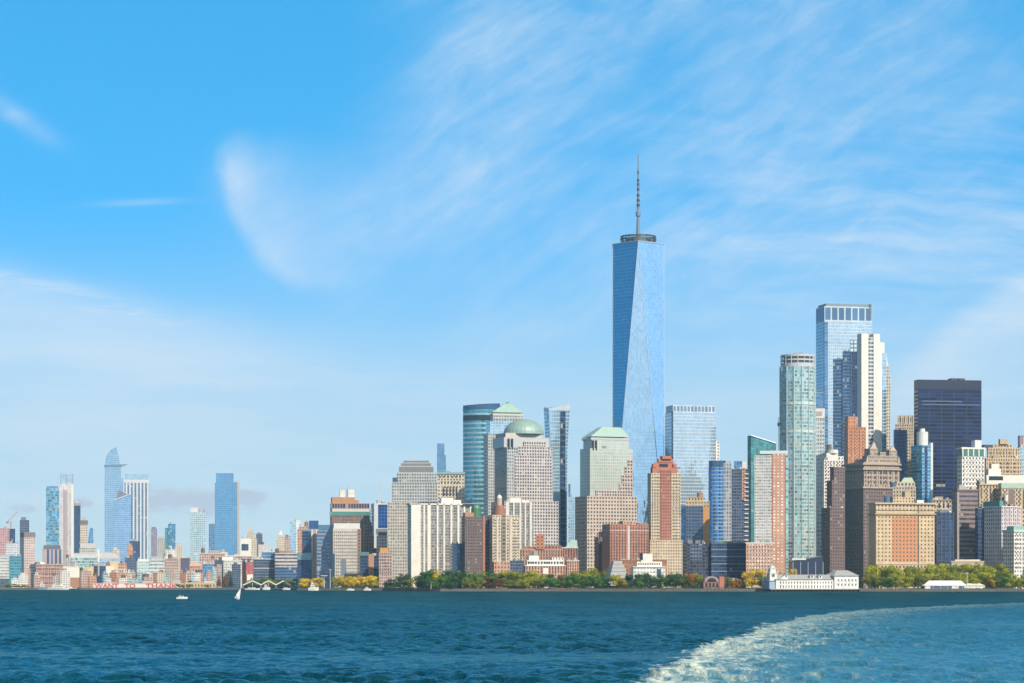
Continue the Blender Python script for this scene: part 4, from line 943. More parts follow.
# ------------------------------------------------------------------ right waterfront
def pier_building():
    b = Building('pier_building', 'long white pier building with a clock tower, dormers and a grey roof over the water', 762.5, 776, 858, 2385, 'pier building', rot=12, z0=-1)
    W = b.W; D = min(b.D, 26); b.D = D
    ww = fac('white_pier_wall', (.80, .79, .76), (.5, .5, .48), .3, .4, .4, 0, .1, 0); roofm = plain((.38, .39, .41), .6)
    bl = plain((.30, .42, .56), .5)
    zd = 2.6
    MB().box(-6, W + 2, -2.5, D + 1, 1.7, zd).build('pier_deck', plain((.30, .28, .26)), b.root)
    for i in range(22):
        x = -5 + (W + 6) * i / 21
        MB().cyl(x, -2, .45, .45, -2, 1.72, 8).build('pile', plain((.10, .085, .075)), b.root)
    ze = b.z(579.5); zr = b.z(574.6)
    xg = b.sx(834)
    m = MB(); m.box(0, xg, 0, D, zd, ze, 3.2, 9); m.build('wall', ww, b.root)
    m = MB(); e = .8
    m.frustum([(-e, -e, ze), (xg, -e, ze), (xg, D + e, ze), (-e, D + e, ze)], [(5, D / 2 - 1, zr), (xg, D / 2 - 1, zr), (xg, D / 2 + 1, zr), (5, D / 2 + 1, zr)]); m.build('roof', roofm, b.root)
    # taller block at the shore end
    zg, zt2 = b.z(575.8), b.z(570.2)
    MB().box(xg - .02, W, -1.5, D + 1, zd, zg, 3.2, 9).build('end_block', ww, b.root)
    MB().frustum([(xg - 1, -2.4, zg), (W + .8, -2.4, zg), (W + .8, D + 2, zg), (xg - 1, D + 2, zg)], [(xg + 6, D / 2 - 2, zt2), (W - 6, D / 2 - 2, zt2), (W - 6, D / 2 + 2, zt2), (xg + 6, D / 2 + 2, zt2)]).build('roof', roofm, b.root)
    MB().box(-6, -.02, 1, D - 1, zd, b.z(581), 3, 6).build('end_hall', bl, b.root)
    MB().frustum([(-6.5, .4, b.z(581)), (.0, .4, b.z(581)), (.0, D - .4, b.z(581)), (-6.5, D - .4, b.z(581))], [(-3, D / 2 - 1, b.z(577)), (-.05, D / 2 - 1, b.z(577)), (-.05, D / 2 + 1, b.z(577)), (-3, D / 2 + 1, b.z(577))]).build('hall_roof', plain((.22, .33, .47), .5), b.root)
    for px in (786.5, 812.5, 821):
        x = b.sx(px); z0 = b.z(578.4); zt3 = b.z(574.2)
        d = MB().box(x - 1.6, x + 1.6, 1.6, 7, z0, zt3 - 1).build('dormer', ww, b.root)
        MB().frustum([(x - 1.9, 1.2, zt3 - 1), (x + 1.9, 1.2, zt3 - 1), (x + 1.9, 7, zt3 - 1), (x - 1.9, 7, zt3 - 1)], [(x - .1, 1.2, zt3), (x + .1, 1.2, zt3), (x + .1, 7, zt3), (x - .1, 7, zt3)]).build('dormer_roof', roofm, d)
        MB().box(x - .7, x + .7, 1.5, 1.7, z0 + .6, zt3 - 1.4).build('window', WINDK, d)
    # gable over the water end
    x = b.sx(784); MB().frustum([(x - 4, -1, ze), (x + 4, -1, ze), (x + 4, 3, ze), (x - 4, 3, ze)], [(x - .1, -1, ze + 3.4), (x + .1, -1, ze + 3.4), (x + .1, 3, ze + 3.4), (x - .1, 3, ze + 3.4)]).build('gable', ww, b.root)
    # clock tower
    xt0, xt1 = b.sx(770.5), b.sx(777.5); w = xt1 - xt0
    t = MB().box(xt0, xt1, 2, 2 + w, zd, b.z(573.4)).build('clock_tower', WHITE, b.root)
    MB().box(xt0 - .4, xt1 + .4, 1.6, 2.4 + w, b.z(573.4), b.z(572.6)).build('tower_cornice', WHITE, t)
    MB().box(xt0 + .6, xt1 - .6, 2.6, 1.4 + w, b.z(572.6), b.z(568.6)).build('belfry', plain((.66, .72, .78)), t)
    MB().frustum([(xt0 + .2, 2.2, b.z(568.6)), (xt1 - .2, 2.2, b.z(568.6)), (xt1 - .2, 1.8 + w, b.z(568.6)), (xt0 + .2, 1.8 + w, b.z(568.6))], [((xt0 + xt1) / 2 + dx, 2 + w / 2 + dy, b.z(564.8)) for dx, dy in ((-.1, -.1), (.1, -.1), (.1, .1), (-.1, .1))]).build('tower_roof', plain((.45, .52, .58)), t)
    cl = MB(); xc_ = (xt0 + xt1) / 2; zc = b.z(575.5); r = 1.5
    ring = lambda y: [(xc_ + r * math.cos(a * math.pi / 8), y, zc + r * math.sin(a * math.pi / 8)) for a in range(16)]
    A, B2 = ring(1.85), ring(2.05)
    cl.face(A[::-1])
    for i in range(16): cl.face([A[i], A[(i + 1) % 16], B2[(i + 1) % 16], B2[i]])
    cl.build('clock_face', plain((.12, .12, .14)), t)
    b.windows(19, 1, 581.2, 583.8, WINDK, .32, .8, 779, 833, limit=60); b.windows(19, 1, 585, 588.4, WINDK, .32, .8, 779, 833, limit=60)
    b.windows(6, 2, 578, 587, WINDK, .28, .5, 836, 857, f=-1.5)
pier_building()

b = Building('ferry_hall', 'low white tent-roofed ferry hall by the water below the yellow-green trees', 923.5, 925, 985, 2404, 'ferry hall', rot=6, depth=16)
b.box('wall', 585.5, WHITE); b.box('glazed_front', 585.9, plain((.10, .17, .27), .2, .2), 588.6, px0=930.5, px1=952, f=-.2, d=1); b.box('glazed_front', 585.9, plain((.10, .17, .27), .2, .2), 588.6, px0=959, px1=964, f=-.2, d=1)
b.frust('roof', 585.6, 580.6, plain((.80, .79, .77), .6), (923.3, 967, -.6, 16.6), (929, 961, 7, 9)); b.frust('roof', 585.6, 583.4, plain((.76, .75, .73), .6), (967.1, 985.5, -.6, 16.6), (967.1, 980, 7, 9))
b.piers(9, 585.5, None, plain((.55, .58, .62)), .3, .25, 926, 984, part='post')
b = Building('fort_wall', 'low tan and red stone fort wall among the trees, right of the white ferry hall', 984.5, 984.5, 1013, 2430, 'fort', depth=26)
round_tower(b, 'wall', 984.5, 1013, 581.2, plain((.46, .26, .19), .9, 0, .3, .5), n=24, sq=.6); b.box('gatehouse', 580, plain((.52, .34, .25)), None, px0=994, px1=1002, f=-2, d=6)
for k in range(6): b.box('gun_port', 584.4, DARK, 585.4, px0=987 + k * 4.3, px1=988 + k * 4.3, f=-.1 + 4.8 * abs(k - 2.5) / 2.5 * .9, d=2)
b = Building('brick_pavilion', 'small red brick pavilion with arched windows between the waterside trees', 702.5, 703.5, 724, 2412, 'pavilion', rot=8, depth=14)
pb = plain((.30, .13, .10), .85, 0, .3, .5)
b.box('wall', 581.5, pb); b.box('end_wall', 576.5, plain((.48, .14, .09)), None, px0=719.5, px1=724.2, f=-.6, d=12)
def arch(b, px0, px1, yb, yt, mat, part, y0, y1, n=12):
    x0, x1 = b.sx(px0), b.sx(px1); c, r = (x0 + x1) / 2, (x1 - x0) / 2; za, zt = b.z(yb), b.z(yt)
    pts = [(c + r * math.cos(math.pi * i / n), za + (zt - za) * math.sin(math.pi * i / n)) for i in range(n + 1)]
    m = MB(); m.face([(x, y0, z) for x, z in pts][::-1]); m.face([(x, y1, z) for x, z in pts])
    for (p, q) in zip(pts, pts[1:] + pts[:1]): m.face([(p[0], y0, p[1]), (q[0], y0, q[1]), (q[0], y1, q[1]), (p[0], y1, p[1])])
    return m.build(part, mat, b.root)
arch(b, 704.5, 719, 581.5, 576.2, plain((.34, .24, .22)), 'arched_gable', -.3, 10); arch(b, 707, 716.5, 581.5, 578, GLASSDK, 'arched_window', -.45, 0)
for k in range(4): b.box('window', 583, GLASSDK, 587, px0=705.4 + 3.6 * k, px1=707.4 + 3.6 * k, f=-.1, d=.6)
b = Building('brick_wall', 'long low reddish garden wall behind the orange waterside shrubs', 728, 728, 742, 2440, 'wall', depth=1.5)
b.box('wall', 581, plain((.40, .13, .10)), None); b.ledge(580.8, PINK, .4, .2, part='coping')

# ------------------------------------------------------------------ left of centre: waterfront towers behind the yellow trees
b = Building('apartment_tower', 'large brown brick tower with an orange top stage and green glass bands', 330, 332, 369.5, 3200, 'apartment tower', rot=8)
b.box('wall', 515.5, M['brown'], bay=3, flo=3.6); b.box('green_band', 511.5, plain((.12, .34, .31), .2, .3), 515.7, f=-.4, b=-.3, l=-.3); b.box('pale_band', 508.3, plain((.60, .58, .55)), 511.7, f=.3, b=.3, l=.2)
b.box('dark_band', 503.2, fac('dark_arcade', (.34, .26, .24), (.05, .04, .08), .7, .8), 508.5, bay=3.4, flo=6, f=.1); b.box('top_stage', 497, plain((.50, .24, .10)), 503.4, px0=332, px1=355, f=3, d=18); b.box('top_stage', 500, plain((.50, .25, .12)), 503.4, px0=355.2, px1=359, f=4, d=12)
for a, c_, y in ((340, 345, 490), (348, 354.5, 489.5)): b.box('roof_tank', y, WHITE, 497.1, px0=a, px1=c_, f=6, d=7)
b.mast(347, 497, 487, .5, SLATE)
b = Building('office_building', 'grey stone office block with square windows and a pale roof, over the yellow trees', 329.5, 333, 361, 2960, 'office building', rot=12)
gs = fac('grey_block', (.52, .48, .44), (.48, .44, .40), .2, .2, .5, 0, .1, 0)
b.box('wall', 528.5, gs); b.box('attic', 523.2, plain((.66, .67, .67)), 528.6, f=1.2, b=1.2, l=1); b.windows(12, 14, 530.5, 577, WINDK, .46, .44, 333.5, 357); b.box('glass_slot', 559, plain((.26, .36, .46), .2, .4), 575, px0=341, px1=346, f=-.15, d=1)
b.box('brown_bay', 529, M['brown'], None, px0=357.3, px1=361, f=-.4, d=8); b.box('dark_entry', 553.5, GLASSBL, None, px0=331.5, px1=334.8, f=-.5, d=3)
b = Building('glass_block', 'grey-blue glass slab left of the grey stone block', 317, 317, 330.5, 2980, 'glass block', depth=22)
b.box('wall', 530.5, fac('grey_blue_bands', (.24, .30, .40), (.10, .17, .30), 1.0, .55, .1, .5, .2, .02), bay=3, flo=4.2); b.box('crown', 524.8, plain((.12, .30, .48), .15, .5), 530.6, f=.2, b=.2, px0=318.5)
b = Building('apartment_tower', 'slim apartment tower with orange brick strips and dark glass, facing the river', 297.5, 297.5, 318.5, 3010, 'apartment tower', depth=24)
b.box('wall', 529, fac('orange_strips', (.60, .30, .16), (.16, .14, .14), .4, .5), bay=2.6, flo=3.2); b.box('dark_glass', 531, M['deep'], None, px0=302.3, px1=311, f=-.6, d=3); b.box('glass_top', 529.3, plain((.16, .42, .50), .2, .4), 531.2, px0=302.3, px1=311.5, f=-.7, d=12)
b.box('lower_block', 553, M['deep'], None, px0=297.3, px1=311.5, f=-2, d=5, bay=2.8); b.ledge(553, plain((.20, .42, .50), .2, .4), 8, .3, 297.5, 311.3, 'glass_band', f=-2)
for a, c_ in ((311.3, 313), (315.6, 317.6)): b.box('white_strip', 529.5, PALE, None, px0=a, px1=c_, f=-.4, d=3)
b.box('blue_box', 520.5, plain((.03, .12, .34), .25, .3), 529, px0=309, px1=318.5, f=4, d=10); b.tank(306.4, 529, 520.5, 2.2, RUST); b.box('upper_floor', 526.5, M['salmon'], 529, px0=299, px1=308, f=3, d=9)
b = Building('glass_tower', 'pale blue glass tower with a white right half, behind the orange-stripped tower', 290, 290, 301.5, 3600, 'tower', depth=24)
b.box('shaft', 521.5, M['pblue'], None, px0=290, px1=296); b.box('shaft', 523.5, fac('white_glass', (.62, .68, .72), (.40, .55, .64), .6, .6), None, px0=296.1, px1=301.5, f=.6); b.box('roof_unit', 520, PALE, 523.6, px0=293, px1=300, f=4, d=10)
b = Building('brick_building', 'brown brick tower stepping down to the right beside the big brown tower', 364.5, 366, 381.5, 3080, 'brick building', rot=10)
b.box('wall', 535.5, M['brown'], None, px0=366, px1=374, d=18); b.box('step', 526, M['brown'], 560, px0=364.5, px1=372.5, f=4, d=12); b.box('step', 548, M['brown'], None, px0=374.1, px1=378, f=2, d=12); b.tank(370, 526.1, 521, 2)
b = Building('office_block', 'dark navy block with an orange-brown centre strip over the yellow trees', 358.5, 360, 381, 2930, 'office block', rot=10)
b.box('wall', 555.5, M['deep'], bay=2.8, flo=3.6); b.box('orange_strip', 554, plain((.42, .23, .13)), None, px0=368.5, px1=374, f=-.5, d=3); b.box('green_band', 552, plain((.14, .32, .33), .2, .3), 555.6, px0=360, px1=369, f=.5, d=10)
b = Building('office_building', 'small white building stepping up behind the orange and pink house', 376.5, 376.5, 389, 3060, 'office building', depth=16)
b.box('wall', 535.5, M['white'], bay=3, flo=3.6); b.box('roof_unit', 532, SLATE, 535.6, px0=378, px1=387, f=3, d=9)
b = Building('house', 'pink house with an orange upper floor left of the tall grey wing', 379, 379, 392, 2900, 'house', depth=16)
b.box('wall', 552.5, M['pink'], bay=2.6, flo=3.4); b.box('upper_floor', 547.8, ORANGE, 552.6, px0=380, px1=388, f=1, d=10); b.windows(5, 6, 555, 575, WINDK, .4, .5)
b = Building('glass_tower', 'pale framed tower with a deep blue glass panel, left of the grey stepped tower', 371, 374, 391, 3150, 'tower', rot=8)
b.box('shaft', 503, plain((.58, .64, .70), .4)); b.box('blue_panel', 504.5, fac('vivid_blue', (.03, .12, .36), (.02, .10, .36), .9, .8, .08, .5, .2, 0), 528, px0=378.2, px1=387.4, f=-.3, d=2); b.box('louvre', 528.8, SLATE, 534.5, px0=376, px1=389, f=-.2, d=2); b.mast(380.5, 503, 479, .5, PALE); b.mast(389, 503, 486, .35, PALE)
b.box('wing', 509, M['pblue'], None, px0=370, px1=374, f=4, d=12)
b = Building('office_building', 'grey terraced office building with white floor lines and a blue base, behind the marquees', 273.5, 275, 298, 3360, 'office building', rot=10)
b.box('base', 567, fac('blue_base', (.10, .20, .38), (.05, .12, .28), .9, .7, .1, .5), bay=3, flo=4); b.box('wall', 553, fac('terrace_bands', (.56, .55, .54), (.16, .16, .20), 1.0, .5), 567.1, f=.4, b=.4, bay=3, flo=5); b.box('roof_deck', 551, RUST, 553.1, px0=279, px1=293, f=4, d=14); b.tank(277, 553, 548, 2.4)
b = Building('office_building', 'long grey-blue glass office building beside the terraced one, behind the marquees', 253, 254, 275, 3370, 'office building', rot=8)
b.box('wall', 559, M['slate'], bay=3, flo=3.8); b.box('upper_floor', 552, M['blue'], 559.1, px0=262, px1=275, f=3, d=20); b.ledge(558.6, PALE, 1, .4); b.ledge(568, PALE, .8, .3, part='floor_line')

# ------------------------------------------------------------------ the far towers on the left
Yf = 6400
b = Building('skyscraper', 'tall faceted glass skyscraper with a jutting observation deck and a sail-shaped top', 104.5, 104.5, 122.5, Yf, 'skyscraper', depth=45)
hg = fac('far_glass', (.30, .46, .62), (.28, .48, .68), .9, .86, .08, .7, .1, .0)
b.box('shaft', 478, hg, None, px0=104.5, px1=123, bay=4, flo=5); b.box('shaft_top', 466, hg, 478, px0=104.8, px1=121, bay=4, flo=5)
pts = [(104.9, 465.6), (105.6, 459), (107.5, 454), (110.5, 450), (113.5, 448.2), (116.3, 446.8), (118, 454), (120.6, 465.6)]
m = MB(); P0 = [(b.sx(px), 2, b.z(py)) for px, py in pts]; P1 = [(x, 38, z - 12 * (z > b.z(460))) for x, y, z in P0]
m.face(P0[::-1], [(p[0] / 4, p[2] / 5) for p in P0[::-1]]); m.face(P1)
for i in range(len(P0)):
    j = (i + 1) % len(P0); m.face([P0[i], P0[j], P1[j], P1[i]])
m.build('sail_crown', [hg], b.root)
m = MB(); m.frustum([(b.sx(104), -2, b.z(466)), (b.sx(121), -2, b.z(466)), (b.sx(121), 38, b.z(466)), (b.sx(104), 38, b.z(466))], [(b.sx(104), -2, b.z(465)), (b.sx(127.3), -2, b.z(464)), (b.sx(127.3), 20, b.z(464)), (b.sx(104), 38, b.z(465))]); m.build('deck', plain((.18, .26, .36), .4), b.root)
b = Building('skyscraper', 'shorter blue glass tower with a slanted notched top in front of the deck skyscraper', 113, 113, 131, Yf - 200, 'skyscraper', depth=40)
pts = [(112.5, None), (131, None), (131, 494), (114, 500.5)]
m = MB(); zz = [b.z0, b.z0, b.z(494), b.z(500.5)]; P0 = [(b.sx(px), 0, z) for (px, _), z in zip(pts, zz)]; P1 = [(x, 40, z) for x, y, z in P0]
m.face(P0, [(p[0] / 4, p[2] / 5) for p in P0]); m.face(P1[::-1])
for i in range(4): m.face([P0[i], P1[i], P1[(i + 1) % 4], P0[(i + 1) % 4]])
m.build('shaft', [fac('far_glass_blue', (.30, .48, .68), (.26, .46, .72), .94, .84, .08, .7, .1, 0)], b.root)
m = MB(); P0 = [(b.sx(px), 6, b.z(py)) for px, py in ((115.5, 500), (129, 495.2), (119, 490))]; P1 = [(x, 34, z) for x, y, z in P0]
m.face(P0); m.face(P1[::-1])
for i in range(3): m.face([P0[i], P1[i], P1[(i + 1) % 3], P0[(i + 1) % 3]])
m.build('wedge_crown', plain((.20, .20, .26), .4), b.root)
MB().tube((b.sx(113.8), -.5, b.z(500.3)), (b.sx(131), -.5, b.z(493.8)), 1.4, 5).build('roof_edge', PALE, b.root)
b = Building('skyscraper', 'dark far tower with tall white vertical piers and a blue glass crown', 124.5, 124.5, 149, Yf + 250, 'skyscraper', depth=46)
b.box('shaft', 479.5, fac('far_dark_glass', (.16, .24, .36), (.10, .18, .32), .8, .8, .1, .5, .2), bay=4, flo=5); b.box('crown', 474, M['pblue'], 479.6, f=1, b=1, l=1); b.piers(7, 480, None, plain((.62, .66, .70)), 4.2, 1, 126.5, 147.8); b.ledge(479.6, PALE, 8, .8, part='top_band')
b = Building('skyscraper', 'broad plain blue slab skyscraper with a narrower top, standing alone', 214.5, 214.5, 239.5, 5600, 'skyscraper', depth=40)
sl = fac('broad_blue', (.16, .34, .54), (.12, .32, .56), .94, .86, .1, .55, .08, 0)
b.box('shaft', 482.5, sl, None, px0=214.8, px1=237.2, bay=4, flo=4.5); b.box('upper_shaft', 473, sl, 482.6, px0=216, px1=233.5, f=4, b=4, bay=4, flo=4.5); b.box('stone_edge', 482, plain((.48, .40, .38)), None, px0=237.3, px1=239.4, f=.8, b=1)
b = Building('glass_tower', 'pale mint glass tower with a small raised crown, left of the broad blue slab', 190, 190, 205.5, 5400, 'tower', depth=30)
b.box('shaft', 512, fac('pale_mint', (.46, .58, .62), (.30, .46, .54), .8, .7, .12, .5, .15, .05), bay=4, flo=4.5); b.box('crown', 507.5, PALE, 512.1, px0=190.5, px1=198, f=2, d=20)
b = Building('glass_tower', 'narrow blue tower tucked against the left of the broad blue slab', 208.8, 208.8, 216.5, 5800, 'tower', depth=25)
b.box('shaft', 524, M['blue'], bay=4, flo=4.5); b.ledge(523.6, STEEL, 2, .4)
b = Building('glass_tower', 'teal blue far tower with a lower step on its left', 165, 165, 175.5, 5600, 'tower', depth=26)
b.box('shaft', 523.8, fac('teal_blue', (.08, .24, .38), (.05, .22, .38), .9, .75), None, px0=168, px1=175.5, bay=4, flo=4.5); b.box('step', 528, M['teal'], None, px0=165, px1=168, f=2, bay=4)
b = Building('glass_tower', 'tall slim tower with blue mottled glass, left of the white slim tower', 46, 46, 59, 5600, 'tower', depth=30)
b.box('shaft', 488, fac('mottled_blue', (.14, .32, .46), (.12, .34, .52), .9, .7, .08, .6, .5, .1), bay=4, flo=6); b.box('crown', 486, M['blue'], 488.1, px0=46.5, px1=58, f=2, d=20)
b = Building('skyscraper', 'tall slim white and mauve tower with a glass crown', 60, 60, 73.2, 5700, 'skyscraper', depth=30)
b.box('shaft', 483.5, fac('white_mauve', (.64, .62, .64), (.36, .34, .40), .45, .6, .2, .2), bay=5, flo=5); b.box('crown', 474.2, M['pblue'], 483.6, f=.5, b=2, l=.5); b.box('white_edge', 484, WHITE, None, px0=71, px1=73.4, f=-1, d=6); b.box('mauve_strip', 490, plain((.40, .33, .34)), None, px0=63.5, px1=67, f=-.6, d=4); b.piers(3, 474, 484, STEEL, 2, .6, 60.5, 72.8)
b = Building('glass_tower', 'dark blue slab tower right of the slim white tower', 74, 74, 80.5, 5800, 'tower', depth=26)
b.box('shaft', 503.2, M['deep'], bay=4, flo=4.5); b.ledge(503, plain((.36, .30, .34)), 6, .4, part='cap')
b = Building('office_tower', 'cream tower with a dark cap and a blue sloping side', 79.8, 79.8, 93.5, 5500, 'tower', depth=24)
b.box('wall', 524.5, M['cream'], None, px0=80.2, px1=87.5, bay=4, flo=5); b.box('cap', 520.3, plain((.16, .14, .18)), 524.6, px0=79.8, px1=87.9, f=-.5); b.frust('cap_roof', 520.4, 516.8, plain((.40, .28, .20)), (81.5, 86.5, 4, 18), (83, 84.5, 9, 13)); b.frust('blue_wing', 543, 528, M['blue'], (87.6, 93.5, 2, 20), (90, 93, 8, 18))
b = Building('office_tower', 'pale pink gridded tower with a dark roof cap on the far left', 20.5, 24, 35.2, 4300, 'tower', rot=22)
b.box('wall', 537, fac('pink_grid', (.62, .50, .47), (.22, .16, .20), .5, .5), bay=3.6, flo=4.2); b.box('cap', 532.2, plain((.20, .16, .18)), 537.1, f=-.4, b=-.3, l=-.3)
b = Building('office_tower', 'slate blue tower behind the pale pink gridded tower', 19.8, 19.8, 29.2, 4900, 'tower', depth=22)
b.box('wall', 520, M['slate'], bay=4, flo=4.5); b.box('penthouse', 517, SLATE, 520.1, px0=21, px1=26, f=3, d=10)
b = Building('office_tower', 'pink brick tower at the far left edge with a dark right side', -14, -14, 15.2, 4600, 'tower', depth=26)
b.box('wall', 528, fac('pink_tower', (.52, .30, .32), (.20, .13, .20), .5, .5), None, px0=-14, px1=9.3, bay=4, flo=4.5); b.box('dark_side', 528.6, M['deep'], 543, px0=9.4, px1=15.2, f=1.5)
b = Building('office_block', 'pale blue gridded block below the pink tower', 5.8, 5.8, 18.4, 4450, 'office block', depth=20)
b.box('wall', 544, fac('pale_grid', (.58, .62, .68), (.20, .24, .34), .5, .5), bay=3.4, flo=4.2); b.clutter(544, 2, 3)
b = Building('office_block', 'white banded block at the far left edge of the waterfront', -12, -12, 9.2, 4050, 'office block', depth=20)
b.box('wall', 557, fac('white_banded', (.62, .64, .62), (.28, .32, .34), .8, .5), bay=3.4, flo=4.6); b.box('attic', 554.5, plain((.40, .42, .45)), 557.1, px0=-10, px1=9, f=2, d=14)
b = Building('glass_block', 'teal glass block between the white banded block and the pink gridded tower', 9.2, 9.2, 21.4, 4000, 'glass block', depth=20)
b.box('wall', 556, M['teal'], bay=3.4, flo=4.6); b.clutter(556, 2, 9)
b = Building('warehouse', 'large pink-brown brick warehouse with rows of windows on the left shore', 30.5, 36, 63, 3900, 'warehouse', rot=16)
b.box('wall', 564.5, fac('warehouse_brick', (.46, .28, .24), (.24, .16, .17), .55, .5), bay=4.5, flo=4.6); b.ledge(564, PINK, 1.2, .8); b.windows(13, 4, 567, 585, WINBR, .5, .45); b.box('roof_unit', 562, WHITE, 564.6, px0=40, px1=44, f=6, d=8)
b = Building('office_block', 'striped concrete and dark glass block behind the pink-brown warehouse', 42, 42, 62, 4600, 'office block', depth=22)
b.box('wall', 549, fac('concrete_strips', (.44, .36, .36), (.10, .13, .22), .55, .95), bay=7, flo=30); b.box('cap', 545.2, plain((.15, .13, .17)), 549.1, px0=43.5, px1=60.5, f=-.3, d=16)
b = Building('warehouse', 'white blank-walled box warehouse right of the pink-brown warehouse', 62.5, 62.5, 79.5, 3920, 'warehouse', depth=22)
b.box('wall', 566.5, WHITE, None); b.box('base', 577.5, RUST, None, f=-.6, d=4); b.ledge(566.2, PALE, .8, .4)
b = Building('office_building', 'long pale green glass building behind the white box warehouse', 70.5, 70.5, 101, 4500, 'office building', depth=20)
b.box('wall', 557.5, M['green'], bay=4, flo=5); b.box('upper_floor', 553, plain((.58, .60, .60)), 557.6, px0=73, px1=99, f=3, d=12); b.ledge(553, PALE, .8, .4, 73, 99, f=3)
b = Building('office_block', 'pale grey stepped block behind the long green glass building', 79.5, 79.5, 96, 4900, 'office block', depth=22)
b.box('wall', 547.5, M['grey'], bay=4, flo=4.6); b.box('setback', 543.5, plain((.56, .55, .55)), 547.6, px0=80.5, px1=94.5, f=2, d=14)
b = Building('exhibition_hall', 'pale building with a shallow arched roof on the left shore', 97, 97, 118.5, 4450, 'hall', depth=24)
b.box('wall', 558.5, M['pblue'], bay=4, flo=5); arch(b, 96.5, 119, 558.4, 552.3, plain((.58, .56, .58)), 'arched_roof', 0, 22); b.box('chimney', 549, WHITE, 575, px0=97.5, px1=99.4, f=-2, d=3)
b = Building('storage_block', 'bright yellow windowless block on the left shore with a dark flank', 79.5, 83, 93.2, 3560, 'storage block', rot=18)
b.box('wall', 567.8, plain((.74, .52, .22)), None); b.ledge(567.4, CREAM, .9, .4); b.box('faded_panel', 573, plain((.58, .38, .18)), 583, px0=87.2, px1=88.8, f=-.1, d=.5); b.box('door', 586, DARK, None, px0=85, px1=87, f=-.1, d=.5)
b = Building('office_block', 'dark blue block right of the bright yellow block', 94, 94, 106, 3760, 'office block', depth=18)
b.box('wall', 566, M['deep'], bay=3.4, flo=4); b.box('pale_strip', 562, plain((.45, .40, .40)), 576, px0=97.8, px1=99.4, f=-.5, d=3)
b = Building('warehouse', 'white and cream low warehouse with a yellow top floor on the left shore', 105.8, 105.8, 127, 3700, 'warehouse', depth=20)
b.box('wall', 566, WHITE, None, px0=105.8, px1=114); b.box('wall', 569, M['cream'], None, px0=114.1, px1=127, bay=3.4); b.box('yellow_floor', 561.5, plain((.70, .52, .26)), 569.2, px0=110, px1=118, f=3, d=12); b.box('upper_floor', 563, M['salmon'], 569.2, px0=118.2, px1=127, f=4, d=12)
b = Building('office_block', 'pale mint glass block with a white top, behind the sign wall', 136.8, 136.8, 150, 4000, 'office block', depth=20)
b.box('wall', 561, fac('pale_teal', (.56, .66, .66), (.26, .44, .48), .6, .55), bay=3.6, flo=4.4); b.box('upper_floor', 559, WHITE, 561.1, px0=138, px1=149, f=2, d=12)
b = Building('office_block', 'white and grey striped block behind the sign wall', 149.3, 149.3, 164.5, 3900, 'office block', depth=20)
b.box('wall', 559.5, fac('grey_white_stripes', (.60, .62, .62), (.26, .32, .36), 1.0, .45), bay=3.6, flo=5); b.box('roof_unit', 556.5, plain((.42, .46, .46)), 559.6, px0=151, px1=163, f=3, d=12)
b = Building('warehouse', 'dark blue low shed in front of the mint glass block', 128, 128, 149, 3700, 'warehouse', depth=18)
b.box('wall', 574, M['slate'], bay=4, flo=5); b.clutter(574, 2, 4)
b = Building('brick_building', 'pink-brown building under a flat roof, right of the striped block', 164.7, 164.7, 178.5, 4000, 'brick building', depth=20)
b.box('wall', 558.5, M['pink'], bay=3.6, flo=4.4); b.tank(170, 558.6, 553.5, 3)
b = Building('office_block', 'dark purple block in front of the pale mint tower', 180.5, 180.5, 190, 4050, 'office block', depth=18)
b.box('wall', 558, fac('dark_purple', (.12, .10, .18), (.05, .06, .12), .5, .5), bay=3.6); b.ledge(557.6, PINK, 1, .4)
b = Building('brick_building', 'salmon gabled building between the purple block and the blue block', 189.5, 189.5, 203, 3800, 'brick building', depth=20)
b.box('wall', 566, M['salmon'], None, bay=3.6); b.frust('roof', 566.1, 561.5, plain((.56, .32, .22)), (189.2, 203.2, -.4, 20), (191, 196, 6, 12))
b = Building('brick_building', 'long pink brick warehouse at the foot of the broad blue slab', 199.5, 199.5, 225, 4600, 'brick building', depth=24)
b.box('wall', 553.5, M['pink'], bay=4, flo=4.6); b.ledge(553, PALE, 1, .4); b.tank(203, 553.6, 547.5, 3.4); b.box('upper_floor', 550.5, M['pink'], 553.6, px0=208, px1=220, f=4, d=14)
b = Building('office_block', 'blue glass block in front of the long pink warehouse', 202.5, 202.5, 216.5, 3750, 'office block', depth=18)
b.box('wall', 564, M['blue'], bay=3.4, flo=4); b.clutter(564, 2, 6)
b = Building('apartment_block', 'pale glassy block with a blue flank right behind the rust-brown evergreens', 214.5, 223.5, 242, 3480, 'apartment block', rot=26)
b.box('wall', 560.5, fac('glassy_cream', (.62, .62, .56), (.36, .44, .46), .64, .55, .15, .3, .4, .1), bay=3, flo=3.6); b.box('penthouse', 557, WHITE, 560.6, px0=222, px1=233, f=3, d=12); b.ledge(560, WHITE, .8, .4)
b = Building('brick_building', 'deep red brick building with a dark flank, left of the grey-blue office building', 241, 246, 256, 3600, 'brick building', rot=24)
b.box('wall', 562.5, fac('deep_red', (.46, .09, .09), (.30, .07, .08), .4, .5), bay=3, flo=4); b.ledge(562, RUST, .8, .4); b.box('white_base', 574.5, WHITE, None, px0=247, px1=253, f=-2, d=3)
b = Building('brick_building', 'long pink building with white trim right of the broad blue slab', 226, 226, 252, 4300, 'brick building', depth=22)
b.box('wall', 556, M['pink'], bay=4, flo=4.6); b.ledge(555.4, WHITE, 1.6, .5)
b = Building('office_building', 'white building with one large blue window wall, right of the broad blue slab', 240.5, 240.5, 251, 4700, 'office building', depth=20)
b.box('wall', 538.5, WHITE, None); b.box('window_wall', 544, M['deep'], 550.5, px0=241.5, px1=248.5, f=-.3, d=2)
